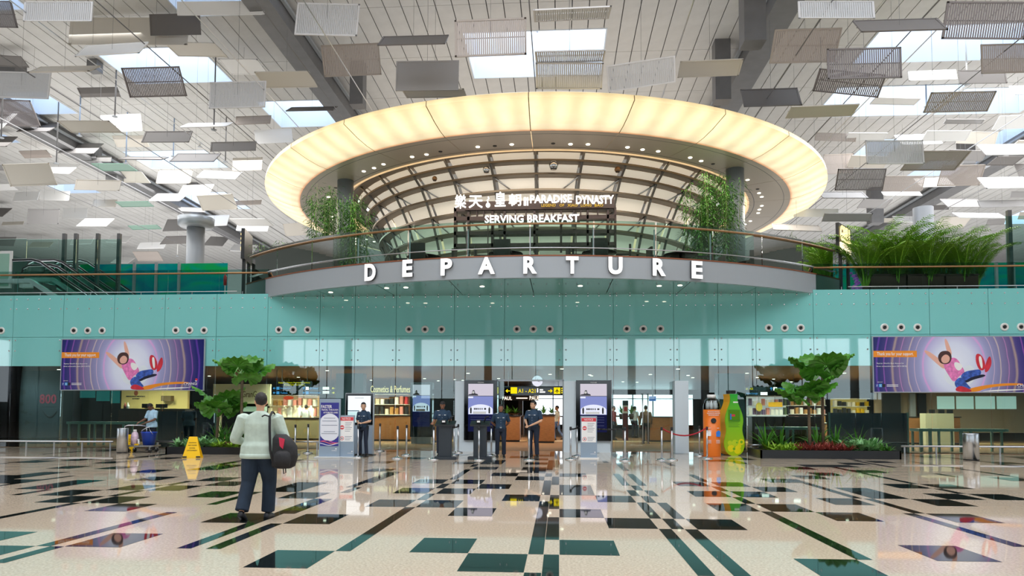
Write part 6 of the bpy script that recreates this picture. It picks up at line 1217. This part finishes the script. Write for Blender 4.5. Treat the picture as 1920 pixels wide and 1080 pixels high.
for x0,x1,y0,y1,n in((-20,480,225,470,34),(1540,1940,255,420,20),(-20,520,20,225,5),(1450,1930,100,255,5)):   # the same panels go on between and behind
    k=tr=0
    while k<n and tr<4000:
        tr+=1; cx,cy=rx.uniform(x0,x1),rx.uniform(y0,y1)
        if min((cx-a)**2+((cy-b)*1.6)**2 for a,b in cen)<(52 if cy>225 else 80)**2: continue
        if ((cx-1025)/580)**2+((cy-331)/185)**2<1: continue
        w=150*(1-cy/800)*rx.uniform(.6,.8); h=w*rx.uniform(.12,.42); sk=(cx-1049)/1100*h*rx.uniform(-.9,1.0); t_=rx.uniform(-.05,.05)*w
        PL+=';%s0 '%rx.choice('wwwgbbldnw')+' '.join('%.1f'%(3*v) for v in(cx-w/2+sk,cy-h/2,cx+w/2+sk,cy-h/2+t_,cx+w/2-sk,cy+h/2+t_,cx-w/2-sk,cy+h/2)); cen.append((cx,cy)); k+=1
PMS={}; WP,LP=2.3,1.25
for k,m in ST.items():
    fr=MB()
    for x0,y0,x1,y1 in((-WP/2,-LP/2,WP/2,-LP/2+.06),(-WP/2,LP/2-.06,WP/2,LP/2),(-WP/2,-LP/2,-WP/2+.06,LP/2),(WP/2-.06,-LP/2,WP/2,LP/2)): fr.box(x0,y0,-.02,x1,y1,.02)
    solid=k in 'wgdbt'; fm=m if solid else mat('frame_'+k,{'s':(122,116,116),'n':(170,160,152),'l':(222,222,224)}[k],.5)
    PMS[k]=(fr.mesh('frame',fm),MB().box(-WP/2+.06,-LP/2+.06,-.006,WP/2-.06,LP/2-.06,.006).mesh('sheet',m),MB().tube([(-WP/2,0,-.03),(WP/2,0,-.03)],.022,6).mesh('cross_bar',fm if not solid else M_beam))
pan=0
for item in PL.replace('\n',';').split(';'):
    f=item.split(); k,blk=f[0][0],f[0][1]; ox,oy=OX[blk]; q=[float(v)/3 for v in f[1:]]
    P4=[(q[i]+ox,q[i+1]+oy) for i in(0,2,4,6)]
    tl,tr,br,bl=P4; wpx_=((tr[0]-tl[0])+(br[0]-bl[0]))/2; cx=sum(v[0] for v in P4)/4; cy=sum(v[1] for v in P4)/4
    Wm=2.3 if wpx_<170 else 5.4
    Y=min(FPX*Wm/wpx_,FPX*(HC-1.2-EYE)/(769-cy)*.97,72); hpx=((bl[1]+br[1])-(tl[1]+tr[1]))/2
    ds=[(t_[0]-1049)/(b_[0]-1049) for t_,b_ in((tl,bl),(tr,br)) if abs(t_[0]-1049)>170]
    dz=hpx*Y/FPX
    if ds: dY=(sum(ds)/len(ds)-1)*Y; dY=max(-1.3,min(1.3,dY))
    else: dY=math.sqrt(max(.04,1.25**2-dz*dz))
    Yt,Yb=Y-dY/2,Y+dY/2
    TM_,BM_=(at(tl[0],tl[1],Yt)+at(tr[0],tr[1],Yt))/2,(at(bl[0],bl[1],Yb)+at(br[0],br[1],Yb))/2
    xa_=(at(tr[0],tr[1],Yt)-at(tl[0],tl[1],Yt)); ww=wpx_*Y/FPX; xa_.normalize(); ya_=TM_-BM_; ya_=(ya_-xa_*ya_.dot(xa_)); ll=max(ya_.length,.25); ya_.normalize(); za_=xa_.cross(ya_); ce=(TM_+BM_)/2
    pan+=1
    o=thing('reflector_panel','%s reflector panel under the ceiling, %d percent across, %d percent down the photo'%(LOOK[k],max(0,min(99,round(cx/19.2))),max(0,round(cy/10.8))),'ceiling panel',ce,0,'reflector panels under the ceiling')
    o.rotation_euler=Matrix(((xa_.x,ya_.x,za_.x),(xa_.y,ya_.y,za_.y),(xa_.z,ya_.z,za_.z))).to_euler(); o.scale=(ww/WP,ll/LP,1)
    for nm,me in zip(('frame','sheet','cross_bar'),PMS[k]): link(nm,me,o)
    o.matrix_basis=Matrix.LocRotScale(ce,o.rotation_euler,o.scale); MB().tube([ce,(ce.x,ce.y,HC+2.4)],.005,4).build('hanger',M_beam,o,world=True)
# cables the panels are strung on, and hanging rods
for i,px in enumerate((-700,-420,-160,20,180,342,480,570,992,1300,1560,1655,1760,1810,2000,2250,2520)):
    a=flo(px,2,14.2) ; tag(MB().tube([(a.x,16,14.2),(a.x,80,14.2)],.02,6).build('cable',M_steel if i%2 else M_beam),'thin straight ceiling cable meeting the picture top or side, number %d counted from the left'%(i+1),'cable','cables carrying the reflector panels')
for i,(px,y0,y1,Y,c) in enumerate(((222,15,218,34,0),(230,20,80,32,0),(154,103,254,36,1),(112,137,306,38,0),(10,67,258,34,0),(240,180,306,39,1),(328,185,293,40,1),(406,45,243,33,0),(425,203,303,40,0),(376,232,275,44,2),(320,370,385,56,2),(333,460,480,60,2),(1736,158,200,38,1),(1812,117,158,34,2))):
    a,b=at(px,y0,Y),at(px,y1,Y); t=thing('hanging_rod','thin hanging ceiling rod with foot disc, ending %d percent across, %d percent down the photo'%(round(px/19.2),round(y1/10.8)),'rod',(a.x,Y,b.z),0,'rods hanging from the ceiling'); MB().tube([(0,0,0),(0,0,HC+2.4-b.z)],.035,8).build('rod',(M_beam,mat('rod_blue',(150,170,200),.4),M_white)[c],t,True); MB().lathe([(.001,-.03),(.12,-.03),(.14,0),(.03,.04)],(0,0,0),14).build('disc',M_alu,t,True)
